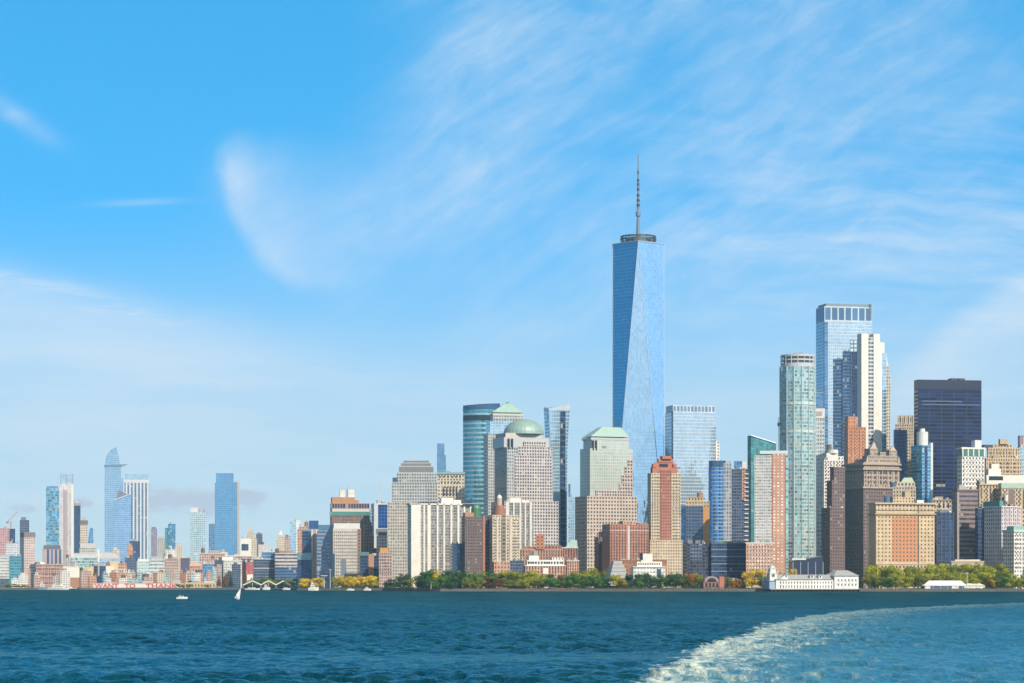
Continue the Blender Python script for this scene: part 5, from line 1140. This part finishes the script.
b = Building('office_tower', 'cream deco tower with a stepped spire and pale stone corners', 245.5, 245.5, 257, 5000, 'tower', depth=24)
b.box('wall', 539, M['cream'], bay=3.6, flo=4.6); b.box('setback', 533, M['cream'], 539.1, px0=247, px1=255.5, f=3, d=15); b.box('setback', 530, M['cream'], 533.1, px0=248, px1=252, f=5, d=10); b.frust('spire', 530.1, 525.5, TAN, (248, 251.5, 6, 13), (249.5, 250, 9, 10))
b = Building('office_tower', 'dark slate tower right of the cream deco tower', 256, 256, 262.4, 5200, 'tower', depth=20)
b.box('wall', 534.5, M['slate'], bay=4); arch(b, 256, 262.4, 534.6, 532.6, SLATE, 'arched_roof', 0, 18)
b = Building('office_tower', 'second cream deco tower, with a pointed top, left of the pale blue glass tower', 276.5, 276.5, 285, 5000, 'tower', depth=20)
b.box('wall', 540, M['cream'], bay=3.6, flo=4.6); b.box('setback', 535, M['cream'], 540.1, px0=278, px1=283.5, f=3, d=13); b.frust('spire', 535.1, 530.5, CREAM, (278.6, 283, 4, 14), (280.4, 281.2, 8, 10))
b = Building('brick_building', 'narrow pink tower between the pointed cream tower and the pale blue glass tower', 284.5, 284.5, 291, 5100, 'brick building', depth=18)
b.box('wall', 538.5, M['pink'], bay=4); b.tank(287, 538.6, 534.5, 3)
b = Building('office_tower', 'slim mauve tower right of the white-piered far tower', 151, 151, 157.2, 5700, 'tower', depth=20)
b.box('wall', 529, fac('mauve_far', (.30, .26, .36), (.14, .16, .26), .5, .5), bay=4); b.box('cap', 527, SLATE, 529.1, px0=152, px1=156, f=2, d=12)
b = Building('office_block', 'grey banded block right of the slim mauve tower', 157.4, 157.4, 165.2, 5500, 'office block', depth=20)
b.box('wall', 538.5, M['grey'], bay=4, flo=5); b.clutter(538.5, 1, 2)
b = Building('office_tower', 'cream and orange tower half hidden right of the teal blue far tower', 174.8, 174.8, 182.5, 5300, 'tower', depth=18)
b.box('wall', 547, M['cream'], bay=4); b.box('setback', 543, M['cream'], 547.1, px0=176.3, px1=180.5, f=3, d=10)
b = Building('office_building', 'white building with a round roof tank in front of the teal blue tower', 165.5, 165.5, 176, 5000, 'office building', depth=18)
b.box('wall', 549.5, M['white'], bay=4); b.tank(170, 549.6, 545.5, 4, PALE)
b = Building('office_block', 'dark blue block at the foot of the white-piered far tower', 129.5, 129.5, 140, 5000, 'office block', depth=20)
b.box('wall', 541, M['deep'], bay=4); b.clutter(541, 2, 3)
b = Building('brick_building', 'narrow salmon tower left of the white-piered far tower base', 127, 127, 133, 4800, 'brick building', depth=16)
b.box('wall', 546, M['salmon'], bay=4); b.box('setback', 543.5, M['salmon'], 546.1, px0=128, px1=132, f=2, d=9)
b = Building('glass_tower', 'thin pale blue tower rising between the dark slot and the green mansard tower', 568.3, 568.3, 574.5, 3450, 'tower', depth=18)
b.box('wall', 497, M['pblue'], None); b.box('upper_shaft', 484, M['blue'], 497.1, px0=568.3, px1=570.5, f=2, d=12)
b = Building('winter_garden', 'small glass hall with a pitched pale green roof below the thin pale tower', 566, 566, 577, 2850, 'glass hall', depth=16)
b.box('wall', 547, M['deep'], None); b.frust('roof', 547.1, 540, plain((.40, .58, .52), .3, .2), (565.5, 577.5, -.5, 16.5), (571, 577, 7, 9))

# unremarkable low blocks that fill the ground between the far towers
def infill():
    rr = random.Random(11)
    cols = [('pink', 'pink'), ('pink', 'pink'), ('cream', 'cream'), ('white', 'white'), ('white', 'white'), ('salmon', 'salmon'), ('grey', 'grey'), ('grey', 'grey'), ('slate', 'slate blue'), ('brick', 'red brick'), ('green', 'pale green'), ('pblue', 'pale blue')]
    zones = [(-14, 36, 'left of the pink-brown warehouse', 10, 560, 579), (36, 104, 'below the slim white tower', 17, 552, 576), (104, 150, 'below the white-piered far tower', 19, 549, 579),
             (150, 208, 'below the pale mint tower', 22, 550, 579), (208, 262, 'by the broad blue slab', 17, 551, 568), (256, 300, 'behind the marquees and terraced building', 8, 543, 562)]
    made = {}
    for x0, x1, where, n, ya, yb in zones:
        for i in range(n):
            px = x0 + (x1 - x0) * (i + rr.uniform(.1, .8)) / n; w = rr.uniform(4, 11)
            Y = rr.choice([3430, 3460, 3640, 4150, 4250, 4700, 5050]); yt = yb - (yb - ya) * rr.random() ** 1.1
            if Y < 4400: yt = max(yt, ya + (yb - ya) * (.78 if Y < 3700 else .45))
            c, cn = rr.choice(cols)
            made.setdefault((cn, where), []).append((px, w, Y, yt, c))
    nth = ['first', 'second', 'third', 'fourth', 'fifth', 'sixth', 'seventh', 'eighth']
    for (cn, where), L in made.items():
        L.sort()
        for k, (px, w, Y, yt, c) in enumerate(L):
            lab = f'low {cn} block {where}' if len(L) == 1 else f'low {cn} block {where}, {nth[k]} from left of {len(L)}'
            b = Building('city_block', lab, px, px, px + w, Y, 'building', depth=rr.uniform(14, 22), group='low city blocks on the far shore')
            b.box('wall', yt, M[c], bay=rr.uniform(2.2, 3.0), flo=rr.uniform(2.8, 3.4), roof=rr.choice([ROOFG, PALE, PINK, SLATE]))
            k2 = rr.random()
            if k2 < .35: b.tank(px + w * rr.uniform(.2, .8), yt + .1, yt - rr.uniform(2.5, 4), rr.uniform(2, 3.2))
            elif k2 < .8: b.box('penthouse', yt - rr.uniform(1.5, 3), M[rr.choice(cols)[0]], yt + .1, px0=px + w * .2, px1=px + w * .65, f=3, d=8)
infill()

# ------------------------------------------------------------------ left waterfront: sign wall, canopies, boats
def text_part(s, size_z, mat, parent, x, y, z, width):
    cu = bpy.data.curves.new('lettering', 'FONT'); cu.body = s; cu.extrude = .12; cu.resolution_u = 3; cu.offset = .025
    t = bpy.data.objects.new('lettering', cu); COL.objects.link(t)
    dg = bpy.context.evaluated_depsgraph_get(); me = bpy.data.meshes.new_from_object(t.evaluated_get(dg))
    bpy.data.objects.remove(t)
    co = np.zeros(len(me.vertices) * 3); me.vertices.foreach_get('co', co); co = co.reshape(-1, 3)
    w, h = np.ptp(co[:, 0]), np.ptp(co[:, 1]); co[:, 0] = (co[:, 0] - co[:, 0].min()) / w * width; co[:, 1] = (co[:, 1] - co[:, 1].min()) / h * size_z
    co = np.stack([co[:, 0], -co[:, 2], co[:, 1]], -1); me.vertices.foreach_set('co', co.ravel()); me.update()
    me.materials.clear(); me.materials.append(mat)
    o = bpy.data.objects.new('lettering', me); COL.objects.link(o); o.parent = parent; o.location = (x, y, z); return o
b = Building('sign_wall', 'long white wall with big red letters reading WANT TO THANK', 93.5, 93.5, 184, 3345, 'sign wall', depth=8)
b.box('wall', 583.3, plain((.72, .66, .62)), None)
red = plain((.62, .06, .08), .6, 0, .15)
for s_, p0, p1 in (('WANT', 94.5, 118.5), ('TO', 124.5, 135.5), ('THANK', 145.5, 178)): text_part(s_, b.z(583.6) - b.z(588.0), red, b.root, b.sx(p0), -.15, b.z(588.0), b.sx(p1) - b.sx(p0))
b.ledge(583.0, plain((.56, .38, .36)), .5, .3, part='coping')
b = Building('warehouse', 'low buff shed on the shore right of the sign wall', 185, 185, 215.5, 3350, 'warehouse', depth=12)
b.box('wall', 582.6, plain((.58, .44, .27)), None); b.ledge(582.4, CREAM, .5, .3); b.windows(10, 1, 584, 587, WINDK, .4, .7)
def canopy():
    b = Building('marquee_pier', 'row of three white gabled canopies on a dark pier', 242.5, 242.5, 293.5, 3290, 'canopies', z0=-.5, depth=22)
    wm = plain((.78, .78, .77), .6); MB().box(b.sx(240), b.sx(296), -2, 24, .9, 2.0).build('pier_deck', plain((.08, .08, .09)), b.root)
    xs = [243, 252.5, 261, 268.5, 276, 283.5, 291]; ys = [584.6, 580.2, 584.2, 580.2, 584.2, 580.2, 584.2]
    for i in range(0, 6, 2):
        pts = [(xs[i], ys[i]), (xs[i + 1], ys[i + 1]), (xs[i + 2], ys[i + 2])]
        for (p, q) in zip(pts, pts[1:]):
            a, c = (b.sx(p[0]), b.z(p[1])), (b.sx(q[0]), b.z(q[1]))
            m = MB(); t = 1.4
            m.frustum([(a[0], -1, a[1] - t), (c[0], -1, c[1] - t), (c[0], 20, c[1] - t), (a[0], 20, a[1] - t)], [(a[0], -1, a[1]), (c[0], -1, c[1]), (c[0], 20, c[1]), (a[0], 20, a[1])]); m.build('canopy', wm, b.root)
    for i, x in enumerate(xs):
        zt = b.z(ys[i]) - 1
        for y in (0, 19): MB().tube((b.sx(x), y, 1.9), (b.sx(x), y, zt), .35, 6).build('post', plain((.50, .52, .54)), b.root)
    for i in range(3): MB().box(b.sx(xs[2 * i]) + 2, b.sx(xs[2 * i + 2]) - 2, 8, 16, 1.9, 5.4, 3, 3).build('deck_house', plain((.08, .14, .16)), b.root)
    for i in range(14): MB().cyl(b.sx(241 + i * 4.1), -1.5, .4, .4, -2, 1, 7).build('pile', plain((.07, .06, .055)), b.root)
canopy()

def boat(name, label, px, wl_y, length, height, hull=(.75, .75, .73), cat='boat', cabins=2, Y=None, rz=0.0, dark=(.12, .16, .22)):
    Y = Y or CAMZ * F / (wl_y - YH)
    root = empty(name, (X_at(px, Y), Y, 0), rz); tag(root, label, cat)
    n = 10; L2 = length / 2; B = length * .15; m = MB(); hh = height * .36
    def sec(i, z, k): 
        t = -1 + 2 * i / n; w = B * (1 - max(0, t) ** 2.2 * .95) * k
        return [(t * L2 * (1.0 if z < .1 else 1.04), -w, z + (.25 * hh * max(0, t) ** 2 if z > .1 else 0)), (t * L2 * (1.0 if z < .1 else 1.04), w, z + (.25 * hh * max(0, t) ** 2 if z > .1 else 0))]
    lo = [sec(i, -.3, .75) for i in range(n + 1)]; up = [sec(i, hh, 1) for i in range(n + 1)]
    for i in range(n):
        m.face([lo[i][0], lo[i + 1][0], up[i + 1][0], up[i][0]]); m.face([lo[i + 1][1], lo[i][1], up[i][1], up[i + 1][1]]); m.face([up[i][0], up[i + 1][0], up[i + 1][1], up[i][1]])
    m.face([lo[0][1], lo[0][0], up[0][0], up[0][1]]); m.build('hull', plain(hull, .4), root)
    z = hh; l0, l1 = -.62 * L2, .42 * L2
    for c in range(cabins):
        h = height * .24; bw = B * (.78 - .14 * c)
        MB().frustum([(l0, -bw, z), (l1, -bw, z), (l1, bw, z), (l0, bw, z)], [(l0, -bw * .95, z + h), (l1 - h * .5, -bw * .95, z + h), (l1 - h * .5, bw * .95, z + h), (l0, bw * .95, z + h)]).build('cabin', WHITE, root)
        MB().box(l0 + .06 * length, l1 - .08 * length, -bw - .03, bw + .03, z + h * .42, z + h * .78).build('cabin_window', plain(dark, .15), root)
        z += h; l0 += .12 * L2; l1 -= .22 * L2
    MB().tube((l0 + .1 * L2, 0, z), (l0 + .1 * L2, 0, height), length * .006 + .03, 6).build('mast', STEEL, root)
    return root
def sailboat():
    Y = CAMZ * F / (599.6 - YH); root = empty('sailboat', (X_at(237.3, Y), Y, 0), R(25)); root.rotation_euler = (R(5), R(26), R(70)); root.scale = (.9, .9, .95); tag(root, 'small heeling sailboat with a white sail on the open water', 'sailboat')
    m = MB(); n = 8
    up = [((-1 + 2 * i / n) * 2.0, .62 * (1 - max(0, -1 + 2 * i / n) ** 2 * .95)) for i in range(n + 1)]
    for i in range(n):
        (a, w0), (c, w1) = up[i], up[i + 1]
        m.face([(a * .9, -w0 * .5, -.2), (c * .9, -w1 * .5, -.2), (c, -w1, .5), (a, -w0, .5)]); m.face([(c * .9, w1 * .5, -.2), (a * .9, w0 * .5, -.2), (a, w0, .5), (c, w1, .5)]); m.face([(a, -w0, .5), (c, -w1, .5), (c, w1, .5), (a, w0, .5)])
    m.face([(-1.8, .3, -.2), (-1.8, -.3, -.2), (-2, -.62, .5), (-2, .62, .5)]); m.build('hull', plain((.76, .76, .74), .4), root)
    MB().tube((.2, 0, .4), (.2, 0, 6.0), .06).build('mast', STEEL, root)
    for name, P in (('mainsail', [(.12, 0, 1.0), (.12, 0, 5.9), (-1.9, .25, 1.1)]), ('jib', [(.3, 0, 5.0), (.35, .1, .9), (1.9, 0, .7)])):
        m = MB(); off = Vector((0, .03, 0)); q = [Vector(p) for p in P]; m.face([tuple(p - off) for p in q]); m.face([tuple(p + off) for p in q][::-1])
        for i in range(3): m.face([tuple(q[i] - off), tuple(q[i] + off), tuple(q[(i + 1) % 3] + off), tuple(q[(i + 1) % 3] - off)])
        m.build(name, plain((.80, .80, .78), .7), root)
sailboat()
boat('motorboat', 'small white motorboat alone on the water before the left shore', 182, 599, 4.6, 2.2, cabins=1)
boat('ferry_boat', 'grey white ferry moored at the left shore', 60, 590, 30, 8.5, Y=3260)
boat('tugboat', 'small blue-grey tug with a raised bow beside the moored ferry', 43, 590, 12, 10, hull=(.22, .28, .36), Y=3240, cabins=3)
boat('work_boat', 'dark low work boat right of the moored ferry', 74.5, 590, 13, 4, hull=(.04, .06, .10), Y=3250, cabins=1)
boat('houseboat', 'white houseboat moored under the middle gabled canopy', 266.5, 590, 9, 8, Y=3225, cabins=2)
boat('tour_boat', 'white tour boat moored under the first gabled canopy', 252.5, 590, 18, 5, Y=3220, cabins=1)
boat('launch', 'small white launch moored under the last gabled canopy', 286.5, 590, 9, 5, Y=3222, cabins=1)
boat('motor_yacht', 'tall white motor yacht moored below the yellow trees', 313.5, 590.6, 11, 9, Y=2830, cabins=3)
boat('launch', 'low white launch moored right of the tall white yacht', 350.5, 590.6, 8, 4, Y=2840, cabins=1)
boat('launch', 'white launch moored by the dark trees below the grey wing', 367.5, 590.6, 8, 4.6, Y=2835, cabins=2)

def lamp(px, Y, top, label, name='light_mast', col=(.70, .71, .72), r=.35, head=True, cat='mast'):
    root = empty(name, (X_at(px, Y), Y, GROUND - .3)); tag(root, label, cat); h = Z_at(top, Y) - GROUND + .3
    MB().cyl(0, 0, r, r * .6, 0, h, 10).build('pole', plain(col, .5), root)
    MB().cyl(0, 0, r * 2.2, r * 2, 0, .8, 10).build('base', plain((.30, .30, .30)), root)
    if head: MB().box(-r * 4, r * 4, -r * 2, r * 2, h, h + .7).build('lamp_head', plain((.60, .62, .64)), root)
lamp(324.2, 2900, 576, 'thick white mast left of the grey stone block', 'light_mast', r=.9)
lamp(330.2, 2890, 570, 'tall thin pale mast at the corner of the grey stone block', r=.35)
lamp(967, 2410, 573.5, 'pale park light mast behind the white ferry hall', r=.3)
lamp(431, 2446, 583, 'short pale lamp post before the dark trees', r=.25)
lamp(851.3, 2420, 574, 'white flagpole right of the pier building end', 'flagpole', head=False, r=.25)
def crane():
    Y = 4620; root = empty('tower_crane', (X_at(9.5, Y), Y + 12, Z_at(528, Y) - .2)); tag(root, 'red tower crane on the roof of the pink brick tower', 'crane')
    MB().box(-.8, .8, -.8, .8, 0, 13).build('mast', plain((.50, .20, .18)), root); MB().tube((-6, 0, 11), (12, 0, 30), .7).build('jib', plain((.55, .30, .26)), root); MB().box(-8, -4, -1.2, 1.2, 9, 12).build('counterweight', SLATE, root)
crane()

def jetty(px0, px1, Y, label):
    root = empty('jetty', (X_at(px0, Y), Y, 0)); tag(root, label, 'jetty'); W = (px1 - px0) * Y / F
    MB().box(0, W, 0, 6, 1.5, 2.1).build('deck', plain((.16, .13, .11)), root); n = max(4, int(W / 3))
    for i in range(n): MB().cyl(W * (i + .5) / n, -.2, .35, .3, -2, 2.9, 7).build('pile', plain((.09, .07, .06)), root)
    MB().box(0, W, .2, .35, 3.0, 3.15).build('rail', plain((.30, .29, .28)), root)
jetty(859, 874, 2388, 'short dark timber jetty right of the white pier building')
jetty(890, 916, 2386, 'long low timber jetty below the park trees left of the white ferry hall')
jetty(996, 1030, 2384, 'timber jetty at the right edge below the fort wall')
jetty(706, 738, 2391, 'low timber jetty below the red brick pavilion')

# ------------------------------------------------------------------ trees
def leaf_mat(name, c1, c2):
    m, nt, b = principled(name)
    tc = nt.nodes.new('ShaderNodeTexCoord'); oi = nt.nodes.new('ShaderNodeObjectInfo')
    n = noise(nt, tc.outputs['Object'], .35, 3, .6); g = nt.nodes.new('ShaderNodeNewGeometry')
    f = n * .6 + E(nt, oi.outputs['Random']) * .3 + E(nt, g.outputs['Random Per Island']) * .5 - .2
    nt.links.new(mixc(nt, f.ss(.2, .85), c1, c2), b.inputs['Base Color']); b.inputs['Roughness'].default_value = .65
    b.inputs['Specular IOR Level'].default_value = .25
    tr = nt.nodes.new('ShaderNodeBsdfTranslucent'); mx = nt.nodes.new('ShaderNodeMixShader'); mx.inputs[0].default_value = .4
    nt.links.new(b.inputs['Base Color'].links[0].from_socket, tr.inputs[0]); nt.links.new(b.outputs[0], mx.inputs[1]); nt.links.new(tr.outputs[0], mx.inputs[2])
    nt.links.new(mx.outputs[0], nt.nodes['Material Output'].inputs[0])
    return m
LEAF = dict(green=leaf_mat('leaf_green', (.030, .11, .018), (.13, .27, .034)), dark=leaf_mat('leaf_dark', (.014, .055, .018), (.055, .145, .030)),
            olive=leaf_mat('leaf_olive', (.14, .18, .018), (.32, .33, .030)), yellow=leaf_mat('leaf_yellow', (.50, .38, .010), (.80, .60, .015)),
            lime=leaf_mat('leaf_lime', (.20, .25, .012), (.48, .46, .022)), orange=leaf_mat('leaf_orange', (.28, .12, .015), (.52, .26, .025)), rust=leaf_mat('leaf_rust', (.14, .06, .015), (.28, .13, .022)))
BARK = plain((.085, .065, .05), .9, 0, .3, 1.0)
def crown_mesh(seed, shape='round', n=1900):
    r = np.random.default_rng(seed)
    if shape == 'cone': lobes = [(0, 0, .12 + .16 * k, .34 * (1 - .16 * k), .12) for k in range(6)]
    else: lobes = [(r.uniform(-.30, .30), r.uniform(-.30, .30), r.uniform(.30, .80), r.uniform(.13, .23), r.uniform(.08, .16)) for k in range(12)]
    # unit crown: width about 1, from z = .12 to 1
    vs = []
    wts = np.array([l[3] ** 2 for l in lobes]); wts /= wts.sum()
    for li, k in zip(lobes, (wts * n).astype(int)):
        d = r.normal(size=(k, 3)); d /= np.linalg.norm(d, axis=1)[:, None]
        rad = r.uniform(.55, 1.06, size=k) ** .6
        p = np.stack([li[0] + d[:, 0] * li[3] * rad, li[1] + d[:, 1] * li[3] * rad, li[2] + d[:, 2] * li[4] * rad * 1.15], -1)
        nrm = d + r.normal(size=(k, 3)) * .30; nrm /= np.linalg.norm(nrm, axis=1)[:, None]
        a = np.cross(nrm, r.normal(size=(k, 3))); a /= np.linalg.norm(a, axis=1)[:, None]; c = np.cross(nrm, a)
        s = r.uniform(.018, .036, size=(k, 1))
        vs.append(np.stack([p - a * s, p - c * s * .8, p + a * s, p + c * s * .8], 1))
    v = np.concatenate(vs).reshape(-1, 3)
    for a in (0, 1): v[:, a] = (v[:, a] - v[:, a].mean()) / (np.percentile(v[:, a], 99) - np.percentile(v[:, a], 1))
    lo, hi = np.percentile(v[:, 2], .5), np.percentile(v[:, 2], 99.5); v[:, 2] = .13 + (v[:, 2] - lo) / (hi - lo) * .87
    me = bpy.data.meshes.new('crown'); q = len(v) // 4
    me.from_pydata(v.tolist(), [], np.arange(len(v)).reshape(q, 4).tolist()); me.materials.append(LEAF['green']); return me
CROWN = [crown_mesh(s) for s in range(20, 29)]; CONE = [crown_mesh(s, 'cone', 1500) for s in (40, 41)]
def trunk_mesh(seed):
    rr = random.Random(seed); m = MB(); m.tube((0, 0, 0), (0, 0, .34), (.028, .02), 7)
    for k in range(5):
        a = k * 1.257 + rr.uniform(-.3, .3); e = (math.cos(a) * .2, math.sin(a) * .2, rr.uniform(.5, .72)); m.tube((0, 0, .28), e, (.014, .005), 5)
    return m.mesh('trunk', BARK)
TRUNK = [trunk_mesh(s) for s in (1, 2)]
TREES = []
NAMES = dict(green='mid green', dark='dark green', olive='olive green', yellow='bright yellow', lime='yellow-green', orange='orange', rust='rust-brown')
def tree(px, Y, yt, wpx, colr, where, kind='round', squash=1.0):
    TREES.append((px, Y, yt, wpx, colr, where, kind))
def row(x0, x1, n, Y, tops, widths, cols, where, seed, jitter=.35):
    rr = random.Random(seed)
    for i in range(n):
        px = x0 + (x1 - x0) * (i + .5 + rr.uniform(-jitter, jitter)) / n
        tree(px, Y + rr.uniform(-8, 8), rr.uniform(*tops), rr.uniform(*widths), rr.choice(cols), where)
w = 'before the white striped block'
for px, yt, wd, c in ((421, 573, 13, 'dark'), (429, 571, 15, 'green'), (437, 569.5, 12, 'yellow'), (444, 570.5, 15, 'dark'), (453, 570, 16, 'green'), (462, 571.5, 14, 'dark')): tree(px, 2466, yt, wd, c, w)
row(417, 466, 6, 2450, (575, 578), (10, 14), ['dark', 'dark', 'green'], w, 2)
w = 'at the water below the brown brick tower'
row(463, 498, 5, 2470, (570.5, 574), (12, 16), ['green', 'olive', 'green'], w, 3); row(463, 500, 5, 2450, (576, 580), (8, 12), ['olive', 'green', 'rust', 'lime'], w, 4)
w = 'at the water below the cream tower'
row(495, 545, 7, 2462, (570.5, 574), (13, 17), ['green', 'lime', 'green', 'olive'], w, 5); row(498, 548, 6, 2448, (576, 580), (9, 12), ['green', 'olive', 'lime'], w, 6)
w = 'between the white waterfront apartments and the museum'
for px, yt, wd, c in ((553, 574, 14, 'dark'), (562, 575, 10, 'rust'), (570, 573, 16, 'green'), (579, 570.5, 17, 'lime'), (588, 568, 19, 'lime'), (597, 569, 17, 'olive'), (606, 573.5, 15, 'green')): tree(px, 2468, yt, wd, c, w)
row(548, 612, 7, 2446, (575, 579), (12, 15), ['green', 'dark', 'green'], w, 7)
w = 'before the museum and the white pavilion'
for px, yt, wd, c in ((617, 575, 13, 'lime'), (622, 578, 10, 'orange'), (632, 574.5, 14, 'dark'), (641, 573, 15, 'green'), (650, 573.5, 14, 'dark'), (659, 576, 13, 'green')): tree(px, 2440, yt, wd, c, w)
w = 'below the tan tower with the red crown'
for px, yt, wd, c in ((667, 573, 15, 'green'), (675, 573, 16, 'dark'), (683, 573.5, 12, 'green'), (688.5, 573.5, 15, 'orange'), (697, 573, 14, 'olive')): tree(px, 2438, yt, wd, c, w)
w = 'beside the red brick pavilion'
for px, yt, wd, c in ((728, 577, 8, 'olive'), (734.5, 578, 8, 'orange'), (740.5, 579, 7, 'orange'), (752, 568.5, 19, 'yellow'), (764, 572, 15, 'green')): tree(px, 2430, yt, wd, c, w)
tree(791, 2440, 569, 11, 'yellow', 'behind the roof of the pier building'); tree(782, 2445, 572, 9, 'olive', 'behind the roof of the pier building')
w = 'in the park below the tan office block'
row(872, 930, 8, 2452, (564.5, 569), (15, 20), ['lime', 'olive', 'lime', 'lime'], w, 8); row(868, 926, 8, 2420, (573, 578), (11, 15), ['olive', 'lime', 'lime', 'green'], w, 9)
w = 'in the park behind the white ferry hall'
row(926, 990, 8, 2456, (562.5, 568), (16, 21), ['lime', 'lime', 'olive'], w, 10); row(924, 990, 7, 2430, (570, 575), (14, 17), ['lime', 'olive', 'lime'], w, 12)
w = 'in the park at the right edge'
row(986, 1034, 7, 2458, (562.5, 568), (16, 21), ['lime', 'olive', 'lime'], w, 13); row(990, 1034, 6, 2424, (573, 578), (11, 15), ['olive', 'lime', 'orange', 'green'], w, 14)
w = 'below the orange-stripped tower'
row(299, 322, 4, 2935, (577.3, 579), (9, 12), ['yellow', 'yellow', 'olive'], w, 15)
w = 'below the grey stone block'
row(334, 378, 9, 2905, (575.5, 578.5), (9, 12), ['yellow', 'yellow', 'yellow', 'lime'], w, 16)
w = 'below the tall grey wing'
for px, yt, wd, c in ((388, 580, 9, 'dark'), (395, 579, 10, 'dark'), (403, 573.5, 13, 'dark'), (410, 577, 12, 'olive')): tree(px, 2590, yt, wd, c, w)
w = 'behind the gabled canopies'
row(245, 300, 8, 3335, (576.5, 580), (8, 11), ['dark', 'olive', 'green', 'dark'], w, 17)
w = 'left of the gabled canopies'
for px, yt, wd, c in ((219, 575, 4.5, 'rust'), (225, 573, 5, 'rust'), (231, 577, 4.5, 'dark')): tree(px, 3370, yt, wd, c, w, 'cone')
w = 'at the buff shed on the left shore'
for px, yt, wd, c in ((180, 584, 8, 'olive'), (189, 584, 7, 'olive'), (207, 584.3, 7, 'lime')): tree(px, 3338, yt, wd, c, w)
w = 'on the shore at the far left'
for px, yt, wd, c in ((9, 584, 8, 'olive'), (17, 583.6, 9, 'olive'), (25, 584.4, 8, 'olive')): tree(px, 3344, yt, wd, c, w)
def plant_trees():
    by = {}
    for t in TREES: by.setdefault((t[4], t[5], t[6]), []).append(t)
    nth = ['first', 'second', 'third', 'fourth', 'fifth', 'sixth', 'seventh', 'eighth', 'ninth', 'tenth', 'eleventh', 'twelfth', 'thirteenth']
    i = 0
    for (c, where, kind), L in by.items():
        L.sort()
        for k, (px, Y, yt, wpx, _, _, _) in enumerate(L):
            i += 1; h = Z_at(yt, Y) - GROUND; wd = wpx * Y / F
            sh = 'narrow evergreen' if kind == 'cone' else 'tree'
            lab = f'{NAMES[c]} {sh} {where}' if len(L) == 1 else f'{NAMES[c]} {sh} {where}, {nth[k]} from left of {len(L)}'
            root = empty('tree', (X_at(px, Y), Y, GROUND - .1), i * 2.39); tag(root, lab, 'tree', 'trees along the waterfront')
            sx_ = wd * 1.1
            for nm, me in (('trunk', TRUNK[i % 2]), ('crown', CONE[i % 2] if kind == 'cone' else CROWN[i % 9])):
                o = bpy.data.objects.new(nm, me); COL.objects.link(o); o.parent = root; o.scale = (sx_, sx_, h)
                if nm == 'crown': o.material_slots[0].link = 'OBJECT'; o.material_slots[0].material = LEAF[c]
plant_trees()

# low planting along the promenade
def shrubs():
    r = np.random.default_rng(5); vs = []
    for (p, q) in zip(SHORE[:-1], SHORE[1:]):
        if not (-300 < p[0] < 600): continue
        L = math.hypot(q[0] - p[0], q[1] - p[1]); n = int(min(L, 500) * 9)
        t = r.uniform(0, 1, n); d = 8 + r.uniform(0, 7, n)
        c = np.stack([p[0] + (q[0] - p[0]) * t, p[1] + (q[1] - p[1]) * t + d, GROUND + r.uniform(0, 1.5, n) * (1 + .6 * np.sin(t * L / 9))], -1)
        keep = np.abs(((c[:, 0] / c[:, 1]) * F + CX) - 815) > 52; c = c[keep]; n = len(c)
        a = r.normal(size=(n, 3)); a /= np.linalg.norm(a, axis=1)[:, None]; b_ = np.cross(a, r.normal(size=(n, 3))); b_ /= np.linalg.norm(b_, axis=1)[:, None]
        s = r.uniform(.3, .6, (n, 1)); vs.append(np.stack([c - a * s, c - b_ * s, c + a * s, c + b_ * s], 1))
    v = np.concatenate(vs).reshape(-1, 3); me = bpy.data.meshes.new('shrubbery'); me.from_pydata(v.tolist(), [], np.arange(len(v)).reshape(-1, 4).tolist()); me.materials.append(LEAF['dark'])
    o = bpy.data.objects.new('shrubbery', me); COL.objects.link(o); tag(o, 'low dark shrubs lining the waterside promenade', 'shrubs', kind='stuff')
shrubs()

# ------------------------------------------------------------------ air
def haze():
    m = bpy.data.materials.new('haze'); m.use_nodes = True; nt = m.node_tree; nt.nodes.clear()
    o = nt.nodes.new('ShaderNodeOutputMaterial'); v = nt.nodes.new('ShaderNodeVolumePrincipled'); nt.links.new(v.outputs[0], o.inputs['Volume'])
    v.inputs['Color'].default_value = (.46, .76, 1.0, 1); v.inputs['Density'].default_value = HAZE; v.inputs['Anisotropy'].default_value = 0.0
    me = MB().box(-5000, 5000, -300, 9000, -4, 620).mesh('haze', m)
    ob = bpy.data.objects.new('haze', me); COL.objects.link(ob); tag(ob, 'thin pale air over the whole harbour', 'haze', kind='stuff'); 
HAZE = 3.0e-5
haze()

# ------------------------------------------------------------------ labels must single things out
_l = {}
for o in scn.objects:
    if o.parent is None and 'label' in o: _l.setdefault(o['label'], []).append(o.name)
for k, v in _l.items():
    if len(v) > 1: print('SAME LABEL', k, v)
    if not 4 <= len(k.split()) <= 16: print('LABEL LENGTH', len(k.split()), k)
print('THINGS', len(_l), 'OBJECTS', len(scn.objects))
